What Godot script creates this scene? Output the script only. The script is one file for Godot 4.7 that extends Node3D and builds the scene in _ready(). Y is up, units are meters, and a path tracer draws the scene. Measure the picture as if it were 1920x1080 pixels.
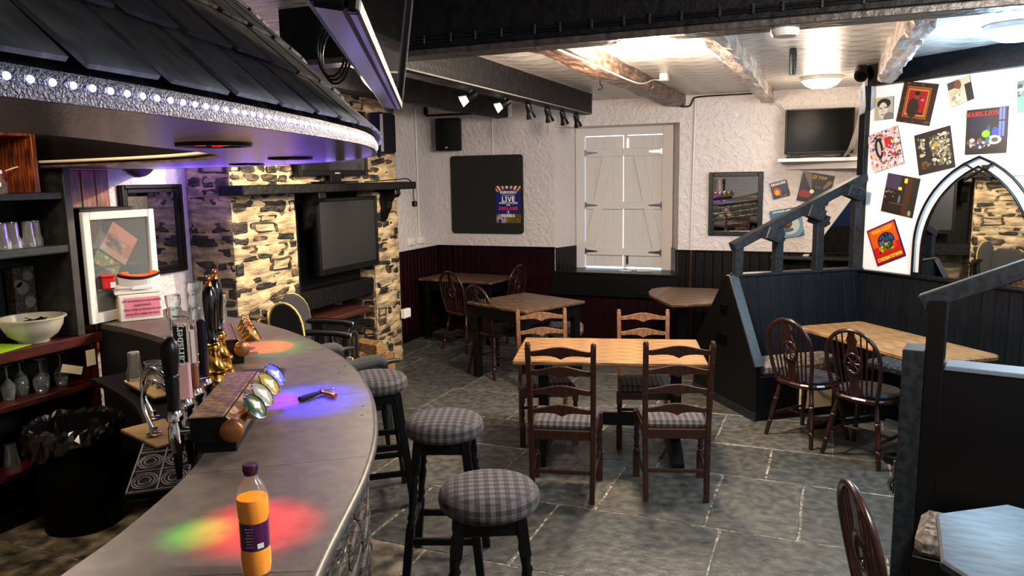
extends Node3D
# A slate-floored pub bar. x is to the right, y up, depth runs along -z: V(x, y, depth). Metres.
var rng = RandomNumberGenerator.new()
var M = {}
var taken = {}
var grp = 1

func _ready():
	rng.seed = 7
	set_camera_and_light()
	make_materials()
	build_shell()
	build_ceiling_fittings()
	build_chimney()
	build_back_wall_things()
	build_album_wall()
	build_booths()
	build_tables_and_chairs()
	build_bar()
	build_canopy()
	build_back_bar()
	build_bar_things()

func set_camera_and_light():
	var cam = Camera3D.new()
	cam.name = "camera"
	cam.position = Vector3(0, 1.95, 0)
	cam.rotation = Vector3(deg_to_rad(-8.2205), deg_to_rad(22.4018), deg_to_rad(-0.9232))
	cam.fov = rad_to_deg(2.0 * atan(540.0 / 1436.3))
	cam.near = 0.02
	add_child(cam)
	cam.current = true
	var we = WorldEnvironment.new()
	we.name = "environment"
	var e = Environment.new()
	e.background_mode = Environment.BG_COLOR
	e.background_color = Color(0.86, 0.93, 1.0)
	e.background_energy_multiplier = 2.6
	e.ambient_light_source = Environment.AMBIENT_SOURCE_DISABLED
	e.tonemap_mode = Environment.TONE_MAPPER_LINEAR
	e.tonemap_exposure = EXPO
	e.sdfgi_enabled = true
	e.ssao_enabled = true
	e.ssil_enabled = true
	we.environment = e
	add_child(we)

# lamp strengths, all in one place
const EXPO = 1.6
const WARM = Color(1.0, 0.905, 0.80)
const COLD = Color(0.73, 0.88, 1.0)
const E_GLOBE_NEAR = 5.8
const E_GLOBE_FAR = 0.42
const E_COLD = 2.4
const E_HOUSE = 3.4
const E_TRACK = 4.6
const E_LED = 0.008
const E_DISCO = 2.0

# ---------------------------------------------------------------- helpers
func V(x, y, d):
	return Vector3(x, y, -d)

func S():
	var s = SurfaceTool.new()
	s.begin(Mesh.PRIMITIVE_TRIANGLES)
	s.set_smooth_group(-1)
	return s

func numbered(called, parent):
	var k = str(parent.get_instance_id()) + called
	var n = taken.get(k, 0)
	taken[k] = n + 1
	return called if n == 0 else "%s_%03d" % [called, n]

func put(called, mesh, material, parent = null, xf = Transform3D()):
	var p = self if parent == null else parent
	var o = MeshInstance3D.new()
	o.name = numbered(called, p)
	o.mesh = mesh
	o.material_override = material
	o.transform = xf
	o.cast_shadow = GeometryInstance3D.SHADOW_CASTING_SETTING_ON
	p.add_child(o, true)
	return o

func obj(called, s, material, parent = null, xf = Transform3D()):
	s.generate_normals()
	return put(called, s.commit(), material, parent, xf)

func tag(o, label, category, group = ""):
	o.set_meta("label", label)
	o.set_meta("category", category)
	if group != "":
		o.set_meta("group", group)
	return o

func thing(called, label, category, at = Vector3.ZERO, turn = 0.0, group = ""):
	var o = Node3D.new()
	o.name = numbered(called, self)
	o.position = at
	o.rotation.y = turn
	add_child(o, true)
	return tag(o, label, category, group)

func struct(called):
	var o = Node3D.new()
	o.name = called
	o.set_meta("kind", "structure")
	add_child(o, true)
	return o

func dup(o, at, turn, label):
	var c = o.duplicate()
	c.name = numbered(str(o.name).rstrip("_0123456789"), self)
	add_child(c, true)
	c.position = at
	c.rotation.y = turn
	c.set_meta("label", label)
	return c

# a, b, c, d run anticlockwise seen from outside; cen turns them outwards whatever their order
func tri(s, a, b, c, cen = null):
	if cen != null and (b - a).cross(c - a).dot((a + b + c) / 3.0 - cen) < 0:
		var t = b
		b = c
		c = t
	s.add_vertex(a)
	s.add_vertex(c)
	s.add_vertex(b)

func quad(s, a, b, c, d, cen = null):
	if cen != null and (b - a).cross(d - a).dot((a + b + c + d) / 4.0 - cen) < 0:
		var t = b
		b = d
		d = t
	tri(s, a, b, c)
	tri(s, a, c, d)

func uvquad(s, a, b, c, d):   # a bottom left, anticlockwise; with texture coordinates
	for p in [[a, 0, 1], [c, 1, 0], [b, 1, 1], [a, 0, 1], [d, 0, 0], [c, 1, 0]]:
		s.set_uv(Vector2(p[1], p[2]))
		s.add_vertex(p[0])

func bx(s, c, size, bev = 0.003, b = Basis()):
	s.set_smooth_group(-1)
	var h = size / 2.0
	bev = min(bev, 0.45 * min(size.x, min(size.y, size.z)))
	var f = {}
	for i in 8:
		var g = Vector3(1 if i & 1 else -1, 1 if i & 2 else -1, 1 if i & 4 else -1)
		f[i] = [c + b * (g * Vector3(h.x, h.y - bev, h.z - bev)), c + b * (g * Vector3(h.x - bev, h.y, h.z - bev)), c + b * (g * Vector3(h.x - bev, h.y - bev, h.z))]
		if bev > 0:
			tri(s, f[i][0], f[i][1], f[i][2], c)
	for a in 3:
		var m = 1 << a
		var n1 = 1 << ((a + 1) % 3)
		var n2 = 1 << ((a + 2) % 3)
		for k in [0, m]:
			quad(s, f[k][a], f[k | n1][a], f[k | n1 | n2][a], f[k | n2][a], c)
		if bev > 0:
			var a1 = (a + 1) % 3
			var a2 = (a + 2) % 3
			for k in [0, n1, n2, n1 | n2]:
				quad(s, f[k][a1], f[k | m][a1], f[k | m][a2], f[k][a2], c)

func box(called, c, size, material, parent = null, bev = 0.003, b = Basis()):
	var s = S()
	bx(s, c, size, bev, b)
	return obj(called, s, material, parent)

func bar(s, a, b, w, h, bev = 0.003, up = Vector3.UP):   # a bar from a to b, w across, h along "up"
	var z = (b - a).normalized()
	var x = up.cross(z)
	if x.length() < 0.01:
		x = Vector3.RIGHT
	x = x.normalized()
	var y = z.cross(x)
	bx(s, (a + b) / 2.0, Vector3(w, h, (b - a).length()), bev, Basis(x, y, z))

func prism(s, poly, depth, xf = Transform3D(), bev = 0.0):   # polygon in local xy, drawn out along local z
	s.set_smooth_group(-1)
	var p = []
	for q in poly:
		p.append(q)
	if Geometry2D.is_polygon_clockwise(PackedVector2Array(p)):
		p.reverse()
	var n = p.size()
	var inner = []
	for i in n:
		var e0 = (p[i] - p[(i + n - 1) % n]).normalized()
		var e1 = (p[(i + 1) % n] - p[i]).normalized()
		var m = Vector2(-e0.y - e1.y, e0.x + e1.x)
		m = m / max(0.35, m.length_squared() / 2.0) if m.length() > 0.01 else Vector2.ZERO
		inner.append(p[i] + m * bev)
	var t = Geometry2D.triangulate_polygon(PackedVector2Array(inner if bev > 0 else p))
	var h = depth / 2.0
	var at = func(q, z): return xf * Vector3(q.x, q.y, z)
	for i in range(0, t.size(), 3):
		var q = [inner[t[i]], inner[t[i + 1]], inner[t[i + 2]]]
		if (q[1] - q[0]).cross(q[2] - q[0]) < 0:
			q.reverse()
		tri(s, at.call(q[0], h), at.call(q[1], h), at.call(q[2], h))
		tri(s, at.call(q[0], -h), at.call(q[2], -h), at.call(q[1], -h))
	for i in n:
		var j = (i + 1) % n
		quad(s, at.call(p[i], -h + bev), at.call(p[j], -h + bev), at.call(p[j], h - bev), at.call(p[i], h - bev))
		if bev > 0:
			quad(s, at.call(p[i], h - bev), at.call(p[j], h - bev), at.call(inner[j], h), at.call(inner[i], h))
			quad(s, at.call(inner[i], -h), at.call(inner[j], -h), at.call(p[j], -h + bev), at.call(p[i], -h + bev))

func lathe(s, prof, n = 16, xf = Transform3D()):   # prof: [radius, height] from the bottom up
	grp += 1
	for k in prof.size() - 1:
		var a = prof[k]
		var b = prof[k + 1]
		if k > 0:
			var d0 = Vector2(a[0] - prof[k - 1][0], a[1] - prof[k - 1][1])
			var d1 = Vector2(b[0] - a[0], b[1] - a[1])
			if absf(d0.angle_to(d1)) > 0.9:
				grp += 1
		s.set_smooth_group(grp)
		for i in n:
			var t0 = TAU * i / n
			var t1 = TAU * (i + 1) / n
			var d0 = Vector3(cos(t0), 0, sin(t0))
			var d1 = Vector3(cos(t1), 0, sin(t1))
			var p = [xf * (d0 * a[0] + Vector3.UP * a[1]), xf * (d1 * a[0] + Vector3.UP * a[1]), xf * (d1 * b[0] + Vector3.UP * b[1]), xf * (d0 * b[0] + Vector3.UP * b[1])]
			if a[0] > 1e-5:
				tri(s, p[0], p[2], p[1])
			if b[0] > 1e-5:
				tri(s, p[0], p[3], p[2])

func turned(s, a, b, prof, n = 12):   # a lathe that stands on a and reaches b; heights in prof go 0..1
	var y = (b - a)
	var l = y.length()
	y = y / l
	var x = y.cross(Vector3(0.3, 0.1, 1)).normalized()
	var q = []
	for p in prof:
		q.append([p[0], p[1] * l])
	lathe(s, q, n, Transform3D(Basis(x, y, x.cross(y)), a))

func rough_face(called, material, parent, xf, W, H, holes, amp, cell, seed_):   # a trowelled, uneven face in local xy, sunk to z = 0 at its borders
	var f = FastNoiseLite.new()
	f.noise_type = FastNoiseLite.TYPE_SIMPLEX_SMOOTH
	f.seed = seed_
	f.frequency = 4.2
	f.fractal_octaves = 3
	var s = SurfaceTool.new()
	s.begin(Mesh.PRIMITIVE_TRIANGLES)
	grp += 1
	s.set_smooth_group(grp)
	var nx = int(W / cell)
	var ny = int(H / cell)
	var at = func(i, j):
		var x = W * i / nx
		var y = H * j / ny
		var e = minf(minf(x, W - x), minf(y, H - y))
		for r in holes:
			e = minf(e, maxf(maxf(r[0] - x, x - r[1]), maxf(r[2] - y, y - r[3])))
		return xf * Vector3(x, y, (amp * f.get_noise_2d(x * 0.8, y * 2.0) * 1.6 + amp * 0.3) * clampf(e / 0.03, 0.0, 1.0))
	for i in nx:
		for j in ny:
			var c = Vector2(W * (i + 0.5) / nx, H * (j + 0.5) / ny)
			var open = false
			for r in holes:
				if c.x > r[0] and c.x < r[1] and c.y > r[2] and c.y < r[3]:
					open = true
			if not open:
				quad(s, at.call(i, j), at.call(i + 1, j), at.call(i + 1, j + 1), at.call(i, j + 1))
	return obj(called, s, material, parent)

func tube(s, pts, r, n = 8, closed = false):
	grp += 1
	s.set_smooth_group(grp)
	var m = pts.size()
	var rings = []
	var ref = Vector3(0.31, 0.87, 0.23)
	for i in m:
		var a = pts[(i + m - 1) % m] if (closed or i > 0) else pts[i]
		var b = pts[(i + 1) % m] if (closed or i < m - 1) else pts[i]
		var t = (b - a).normalized()
		var x = (ref - t * ref.dot(t)).normalized()
		ref = x
		var y = t.cross(x)
		var rr = r[i] if r is Array else r
		var ring = []
		for k in n:
			var g = TAU * k / n
			ring.append(pts[i] + (x * cos(g) + y * sin(g)) * rr)
		rings.append(ring)
	for i in (m if closed else m - 1):
		var p = rings[i]
		var q = rings[(i + 1) % m]
		for k in n:
			var j = (k + 1) % n
			quad(s, p[k], p[j], q[j], q[k])
	if not closed:
		s.set_smooth_group(-1)
		for k in range(1, n - 1):
			tri(s, rings[0][0], rings[0][k + 1], rings[0][k])
			tri(s, rings[m - 1][0], rings[m - 1][k], rings[m - 1][k + 1])

func smooth(pts, n):   # Catmull-Rom through pts, n points evenly spaced
	var c = Curve3D.new()
	c.bake_interval = 0.02
	for i in pts.size():
		var a = pts[max(i - 1, 0)]
		var b = pts[min(i + 1, pts.size() - 1)]
		var t = (b - a) / 6.0
		c.add_point(pts[i], -t, t)
	var out = []
	for i in n:
		out.append(c.sample_baked(c.get_baked_length() * i / (n - 1.0), true))
	return out

func band(s, inner, outer, y0, y1, i0 = 0, i1 = -1):   # a solid strip between two lines of as many points, seen from above
	if i1 < 0:
		i1 = inner.size() - 1
	s.set_smooth_group(-1)
	var at = func(p, y): return Vector3(p.x, y, p.z)
	for i in range(i0, i1):
		var a = inner[i]
		var b = inner[i + 1]
		var c = outer[i + 1]
		var d = outer[i]
		var cen = at.call((a + b + c + d) / 4.0, (y0 + y1) / 2.0)
		quad(s, at.call(a, y1), at.call(b, y1), at.call(c, y1), at.call(d, y1), cen)
		quad(s, at.call(a, y0), at.call(b, y0), at.call(c, y0), at.call(d, y0), cen)
		quad(s, at.call(a, y0), at.call(b, y0), at.call(b, y1), at.call(a, y1), cen)
		quad(s, at.call(d, y0), at.call(c, y0), at.call(c, y1), at.call(d, y1), cen)
		if i == i0:
			quad(s, at.call(a, y0), at.call(d, y0), at.call(d, y1), at.call(a, y1), cen)
		if i == i1 - 1:
			quad(s, at.call(b, y0), at.call(c, y0), at.call(c, y1), at.call(b, y1), cen)

func omni(called, at, color, energy, size, parent = null):
	var l = OmniLight3D.new()
	l.name = numbered(called, self if parent == null else parent)
	l.light_color = color
	l.light_energy = energy
	l.light_size = size
	l.omni_range = 30.0
	l.omni_attenuation = 2.0
	l.shadow_enabled = true
	l.position = at
	(self if parent == null else parent).add_child(l, true)
	return l

func spot(called, at, to, color, energy, angle, size = 0.02, soft = 0.6):
	var l = SpotLight3D.new()
	l.name = numbered(called, self)
	l.light_color = color
	l.light_energy = energy
	l.light_size = size
	l.spot_range = 30.0
	l.spot_attenuation = 2.0
	l.spot_angle = angle
	l.spot_angle_attenuation = soft
	l.shadow_enabled = true
	add_child(l, true)
	l.look_at_from_position(at, to, Vector3.UP if absf((to - at).normalized().y) < 0.99 else Vector3.RIGHT)
	return l

func text(called, words, height, material, parent, xf, serif = false, bold = true, depth = 0.0012):
	var f = SystemFont.new()
	f.font_names = PackedStringArray(["Droid Serif" if serif else "Droid Sans"])
	f.font_weight = 700 if bold else 400
	var t = TextMesh.new()
	t.text = words
	t.font = f
	t.font_size = 32
	t.pixel_size = height / 32.0
	t.depth = depth
	t.curve_step = 2.0
	return put(called, t, material, parent, xf)

# ---------------------------------------------------------------- textures and materials
func noise_image(freq, octaves, lo, hi, seed_, kind = FastNoiseLite.TYPE_SIMPLEX_SMOOTH, size = 512, warp = 0.0, fractal = FastNoiseLite.FRACTAL_FBM):
	var f = FastNoiseLite.new()
	f.noise_type = kind
	f.seed = seed_
	f.frequency = freq
	f.fractal_type = fractal
	f.fractal_octaves = octaves
	if warp > 0:
		f.domain_warp_enabled = true
		f.domain_warp_amplitude = warp
		f.domain_warp_frequency = freq * 1.5
	var im = f.get_seamless_image(size, size)
	im.convert(Image.FORMAT_L8)
	var d = im.get_data()
	for i in d.size():
		d[i] = int(clampf(lo + (hi - lo) * d[i] / 255.0, 0.0, 1.0) * 255.0)
	return ImageTexture.create_from_image(Image.create_from_data(size, size, false, Image.FORMAT_L8, d))

func mk(color, rough = 0.6, o = {}):
	var m = StandardMaterial3D.new()
	m.albedo_color = color
	m.roughness = rough
	m.metallic = o.get("metal", 0.0)
	m.metallic_specular = o.get("spec", 0.5)
	if o.has("tex") or o.has("bump"):
		m.uv1_triplanar = not o.get("flat", false)
		m.uv1_world_triplanar = o.get("world", false)
		var sc = o.get("scale", 1.0)
		m.uv1_scale = sc if sc is Vector3 else Vector3.ONE * sc
	if o.has("tex"):
		m.albedo_texture = o.tex
	if o.has("bump"):
		m.heightmap_enabled = true
		m.heightmap_texture = o.bump
		m.heightmap_scale = o.get("relief", 0.3)
	if o.has("glow"):
		m.emission_enabled = true
		m.emission = o.glow
		m.emission_energy_multiplier = o.get("power", 1.0)
	if o.has("coat"):
		m.clearcoat_enabled = true
		m.clearcoat = o.coat
		m.clearcoat_roughness = o.get("coat_rough", 0.15)
	if o.has("rim"):
		m.rim_enabled = true
		m.rim = o.rim
	if o.get("pane", false):
		m.transparency = BaseMaterial3D.TRANSPARENCY_ALPHA
	return m

func checks():
	var im = Image.create(64, 64, false, Image.FORMAT_RGB8)
	for y in 64:
		for x in 64:
			var a = 1.0 if x < 31 else 0.0
			var b = 1.0 if y < 31 else 0.0
			var t = 0.13 + 0.42 * (a + b)
			if (x + y) % 4 < 2 and a != b:
				t += 0.10
			if x in [14, 15, 16] or y in [14, 15, 16]:
				t *= 0.90
			im.set_pixel(x, y, Color(t, t * 0.98, t))
	im.generate_mipmaps()
	return ImageTexture.create_from_image(im)

func make_materials():
	var mottle = noise_image(0.012, 5, 0.15, 1.2, 1)
	var flagtex = noise_image(0.016, 6, 0.56, 1.10, 11, FastNoiseLite.TYPE_SIMPLEX_SMOOTH, 512, 30.0)
	var faint = noise_image(0.02, 5, 0.80, 1.06, 12, FastNoiseLite.TYPE_SIMPLEX_SMOOTH, 512, 20.0)
	var soft = noise_image(0.008, 4, 0.55, 1.15, 2)
	var fine = noise_image(0.06, 4, 0.1, 1.0, 3)
	var swirl = noise_image(0.011, 3, -0.2, 1.3, 4, FastNoiseLite.TYPE_SIMPLEX_SMOOTH, 512, 40.0, FastNoiseLite.FRACTAL_RIDGED)
	var rock = noise_image(0.02, 5, 0.0, 1.1, 5, FastNoiseLite.TYPE_PERLIN, 512, 20.0)
	M.soft = soft
	M.mottle = mottle
	M.plaster = mk(Color(0.80, 0.775, 0.775), 0.42, {"bump": swirl, "relief": 0.8, "scale": 1.3, "world": true})
	M.album_wall = mk(Color(0.84, 0.85, 0.86), 0.5, {"bump": mottle, "relief": 0.12, "scale": 2.0, "world": true})
	M.ceiling = mk(Color(0.82, 0.80, 0.78), 0.30, {"spec": 0.55, "tex": soft, "bump": mottle, "relief": 0.55, "scale": Vector3(0.9, 1, 4.5), "world": true})
	M.white_paint = mk(Color(0.80, 0.79, 0.78), 0.4, {"bump": fine, "relief": 0.03, "scale": Vector3(6, 1, 6), "world": true})
	M.white_plastic = mk(Color(0.83, 0.82, 0.80), 0.35)
	M.maroon = mk(Color(0.12, 0.02, 0.045), 0.42, {"spec": 0.25, "tex": soft, "scale": Vector3(9, 0.8, 9), "world": true})
	M.board_black = mk(Color(0.06, 0.06, 0.07), 0.33, {"spec": 0.35, "tex": soft, "scale": Vector3(9, 0.8, 9), "world": true})
	M.booth = mk(Color(0.07, 0.085, 0.105), 0.5, {"spec": 0.25, "tex": soft, "bump": fine, "relief": 0.03, "scale": Vector3(9, 0.7, 9), "world": true})
	M.booth_b = mk(Color(0.058, 0.072, 0.09), 0.5, {"spec": 0.25, "tex": soft, "bump": fine, "relief": 0.03, "scale": Vector3(9, 0.7, 9), "world": true})
	M.rail = mk(Color(0.13, 0.148, 0.165), 0.40, {"spec": 0.4, "tex": soft, "scale": 5.0})
	M.black = mk(Color(0.03, 0.03, 0.034), 0.35, {"spec": 0.35})
	M.black_matt = mk(Color(0.03, 0.03, 0.032), 0.75, {"spec": 0.3})
	M.black_board = mk(Color(0.055, 0.055, 0.06), 0.7, {"tex": fine, "scale": 3.0})
	M.screen = mk(Color(0.02, 0.02, 0.022), 0.22, {"spec": 0.18})
	M.screen_gloss = mk(Color(0.03, 0.03, 0.032), 0.06, {"spec": 1.0, "coat": 0.6, "coat_rough": 0.05})
	M.strip_grey = mk(Color(0.45, 0.44, 0.41), 0.5)
	M.screen_grey = mk(Color(0.13, 0.13, 0.135), 0.4)
	M.beam_dark = mk(Color(0.065, 0.062, 0.075), 0.55, {"spec": 0.3, "tex": soft, "bump": mottle, "relief": 0.3, "scale": 3.0, "world": true})
	M.beam_under = mk(Color(0.27, 0.24, 0.23), 0.4, {"tex": soft, "bump": mottle, "relief": 0.3, "scale": 3.0, "world": true})
	M.beam_pale = mk(Color(0.66, 0.60, 0.56), 0.36, {"tex": soft, "bump": rock, "relief": 0.5, "scale": Vector3(3, 3, 0.8), "world": true})
	M.beam_brown = mk(Color(0.50, 0.37, 0.30), 0.4, {"tex": mottle, "bump": rock, "relief": 0.5, "scale": Vector3(3, 3, 0.8), "world": true})
	M.mortar = mk(Color(0.77, 0.68, 0.53), 0.75, {"tex": soft, "bump": rock, "relief": 1.6, "scale": Vector3(0.9, 2.8, 0.9), "world": true})
	M.joint = mk(Color(0.66, 0.635, 0.57), 0.85, {"tex": mottle, "scale": 3.0, "world": true})
	M.stones = []
	for c in [Color(0.42, 0.35, 0.27), Color(0.25, 0.22, 0.19), Color(0.52, 0.44, 0.34), Color(0.31, 0.26, 0.21), Color(0.36, 0.32, 0.27), Color(0.20, 0.18, 0.17)]:
		M.stones.append(mk(c, 0.62, {"tex": rock, "bump": rock, "relief": 1.4, "scale": Vector3(1.0, 3.5, 1.0), "world": true}))
	M.bar_stones = []
	for c in [Color(0.35, 0.30, 0.26), Color(0.27, 0.24, 0.215), Color(0.32, 0.26, 0.235), Color(0.22, 0.21, 0.20)]:
		M.bar_stones.append(mk(c, 0.55, {"tex": rock, "bump": rock, "relief": 1.2, "scale": Vector3(3, 5, 3), "world": true}))
	M.flags = []
	for c in [Color(0.35, 0.35, 0.335), Color(0.305, 0.315, 0.305), Color(0.39, 0.385, 0.365), Color(0.335, 0.325, 0.30)]:
		M.flags.append(mk(c, 0.42, {"tex": flagtex, "bump": rock, "relief": 0.35, "scale": 1.3, "world": true}))
	M.tan_flags = []
	for c in [Color(0.56, 0.51, 0.42), Color(0.50, 0.46, 0.38), Color(0.60, 0.55, 0.45)]:
		M.tan_flags.append(mk(c, 0.5, {"tex": mottle, "bump": rock, "relief": 0.4, "scale": 0.9, "world": true}))
	M.counter = []
	for c in [Color(0.385, 0.345, 0.325), Color(0.365, 0.33, 0.31), Color(0.40, 0.36, 0.335)]:
		M.counter.append(mk(c, 0.42, {"tex": faint, "bump": mottle, "relief": 0.10, "scale": 1.1, "world": true}))
	M.nosing = mk(Color(0.34, 0.325, 0.305), 0.40, {"tex": soft, "scale": 4.0, "world": true})
	M.slates = []
	for c in [Color(0.50, 0.51, 0.525), Color(0.45, 0.46, 0.475), Color(0.53, 0.535, 0.55), Color(0.48, 0.49, 0.495)]:
		M.slates.append(mk(c, 0.5, {"tex": soft, "bump": rock, "relief": 0.35, "scale": 3.0, "world": true}))
	M.soffit = mk(Color(0.40, 0.315, 0.305), 0.24, {"tex": soft, "bump": fine, "relief": 0.16, "scale": Vector3(2, 2, 6), "world": true})
	M.fascia = mk(Color(0.11, 0.13, 0.17), 0.3, {"bump": fine, "relief": 0.3, "scale": 5.0, "world": true})
	M.table_tan = mk(Color(0.63, 0.475, 0.30), 0.36, {"tex": soft, "bump": fine, "relief": 0.02, "scale": Vector3(1.2, 6, 9)})
	M.table_brown = mk(Color(0.50, 0.38, 0.27), 0.40, {"tex": mottle, "bump": fine, "relief": 0.02, "scale": Vector3(1.0, 6, 5)})
	M.table_grey = mk(Color(0.25, 0.285, 0.32), 0.42, {"tex": soft, "scale": Vector3(1.5, 6, 6)})
	M.table_edge = mk(Color(0.40, 0.27, 0.16), 0.4)
	M.chair = mk(Color(0.22, 0.105, 0.06), 0.32, {"tex": soft, "scale": Vector3(8, 2, 8)})
	M.chair_honey = mk(Color(0.47, 0.315, 0.19), 0.34, {"tex": soft, "scale": Vector3(8, 3, 8)})
	M.windsor = mk(Color(0.20, 0.095, 0.07), 0.27, {"tex": soft, "scale": Vector3(6, 2, 6)})
	M.wood_orange = mk(Color(0.62, 0.29, 0.11), 0.42, {"tex": mottle, "scale": Vector3(7, 1, 7), "world": true})
	M.wood_red = mk(Color(0.27, 0.07, 0.05), 0.36, {"tex": soft, "scale": Vector3(7, 7, 1.2), "world": true})
	M.unit = mk(Color(0.15, 0.15, 0.14), 0.5, {"tex": soft, "scale": 3.0, "world": true})
	M.unit_in = mk(Color(0.055, 0.055, 0.07), 0.6)
	M.tartan = mk(Color(0.385, 0.365, 0.38), 0.85, {"tex": checks(), "scale": 26.0, "rim": 0.25})
	M.tartan_side = mk(Color(0.12, 0.12, 0.15), 0.9)
	M.grey_cloth = mk(Color(0.36, 0.36, 0.37), 0.9, {"tex": fine, "scale": 4.0, "rim": 0.3})
	M.bench_cloth = mk(Color(0.55, 0.50, 0.46), 0.9, {"tex": mottle, "scale": 4.0, "rim": 0.2})
	M.piping = mk(Color(0.75, 0.66, 0.38), 0.7)
	M.dark_cloth = mk(Color(0.06, 0.06, 0.07), 0.9, {"tex": fine, "scale": 6.0})
	M.steel = mk(Color(0.75, 0.74, 0.72), 0.18, {"metal": 1.0})
	M.chrome = mk(Color(0.85, 0.84, 0.83), 0.08, {"metal": 1.0})
	M.brass = mk(Color(0.88, 0.66, 0.30), 0.16, {"metal": 1.0})
	M.copper = mk(Color(0.86, 0.52, 0.30), 0.28, {"metal": 1.0})
	M.bronze = mk(Color(0.66, 0.53, 0.40), 0.42, {"metal": 0.55, "tex": soft, "scale": 8.0})
	M.mat_gold = mk(Color(0.80, 0.68, 0.46), 0.35, {"metal": 0.6})
	M.end_cap = mk(Color(0.62, 0.42, 0.28), 0.36, {"metal": 0.8})
	M.wire = mk(Color(0.42, 0.42, 0.42), 0.4)
	M.iron = mk(Color(0.05, 0.05, 0.052), 0.5, {"bump": fine, "relief": 0.1, "scale": 5.0})
	M.glass = mk(Color(0.95, 0.97, 0.97, 0.04), 0.03, {"pane": true})
	M.glass_thick = mk(Color(0.96, 0.98, 0.98, 0.05), 0.02)
	M.glass_thick.refraction_enabled = true
	M.glass_thick.refraction_scale = 0.05
	M.pane = mk(Color(0.9, 0.95, 0.95, 0.06), 0.02, {"pane": true})
	M.mirror = mk(Color(0.82, 0.83, 0.83), 0.015, {"metal": 1.0})
	M.bag = mk(Color(0.10, 0.10, 0.095), 0.16, {"spec": 1.0, "coat": 1.0, "coat_rough": 0.12})
	M.cream = mk(Color(0.82, 0.77, 0.62), 0.5)
	M.pink = mk(Color(0.86, 0.50, 0.58), 0.6)
	M.ink = mk(Color(0.32, 0.10, 0.14), 0.6)
	M.white = mk(Color(0.87, 0.87, 0.86), 0.5)
	M.red = mk(Color(0.75, 0.05, 0.04), 0.45)
	M.navy = mk(Color(0.05, 0.07, 0.20), 0.4)
	M.orange = mk(Color(0.90, 0.42, 0.06), 0.45)
	M.yellow = mk(Color(0.90, 0.68, 0.10), 0.5)
	M.cable_white = mk(Color(0.75, 0.73, 0.70), 0.4)
	M.globe = mk(Color(0.95, 0.9, 0.8), 0.4, {"glow": Color(1.0, 0.95, 0.86), "power": 11.0})
	M.cold_globe = mk(Color(0.9, 0.95, 1.0), 0.4, {"glow": COLD, "power": 9.0})
	M.led = mk(Color(0.9, 0.9, 1.0), 0.4, {"glow": Color(0.86, 0.82, 1.0), "power": 9.0})
	M.next_room_blue = mk(Color(0.10, 0.22, 0.45), 0.6)

# ---------------------------------------------------------------- the room
func plan(s, pts, y0, y1, bev = 0.0):   # pts: [x, depth] corners of a plan, drawn up from y0 to y1
	var poly = []
	for p in pts:
		poly.append(Vector2(p[0], p[1]))
	prism(s, poly, y1 - y0, Transform3D(Basis(Vector3.RIGHT, Vector3(0, 0, -1), Vector3.UP), Vector3(0, (y0 + y1) / 2.0, 0)), bev)

func room_box(s, x0, x1, y0, y1, d0, d1, bev = 0.0):
	bx(s, V((x0 + x1) / 2.0, (y0 + y1) / 2.0, (d0 + d1) / 2.0), Vector3(absf(x1 - x0), absf(y1 - y0), absf(d1 - d0)), bev)

func rbox(called, x0, x1, y0, y1, d0, d1, material, parent = null, bev = 0.003):
	var s = S()
	room_box(s, x0, x1, y0, y1, d0, d1, bev)
	return obj(called, s, material, parent)

func boards(called, parent, xf, length, y0, y1, width, thick, materials):   # upright boards side by side along local x
	var n = int(round(length / width))
	var w = length / n
	var meshes = []
	for k in 3:
		var s = S()
		bx(s, Vector3.ZERO, Vector3(w - 0.0004, y1 - y0, thick), 0.005)
		s.generate_normals()
		meshes.append(s.commit())
	for i in n:
		put(called, meshes[i % 3], materials[rng.randi() % materials.size()], parent, xf * Transform3D(Basis(), Vector3((i + 0.5) * w, (y0 + y1) / 2.0, rng.randf_range(-0.0012, 0.0012))))

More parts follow.
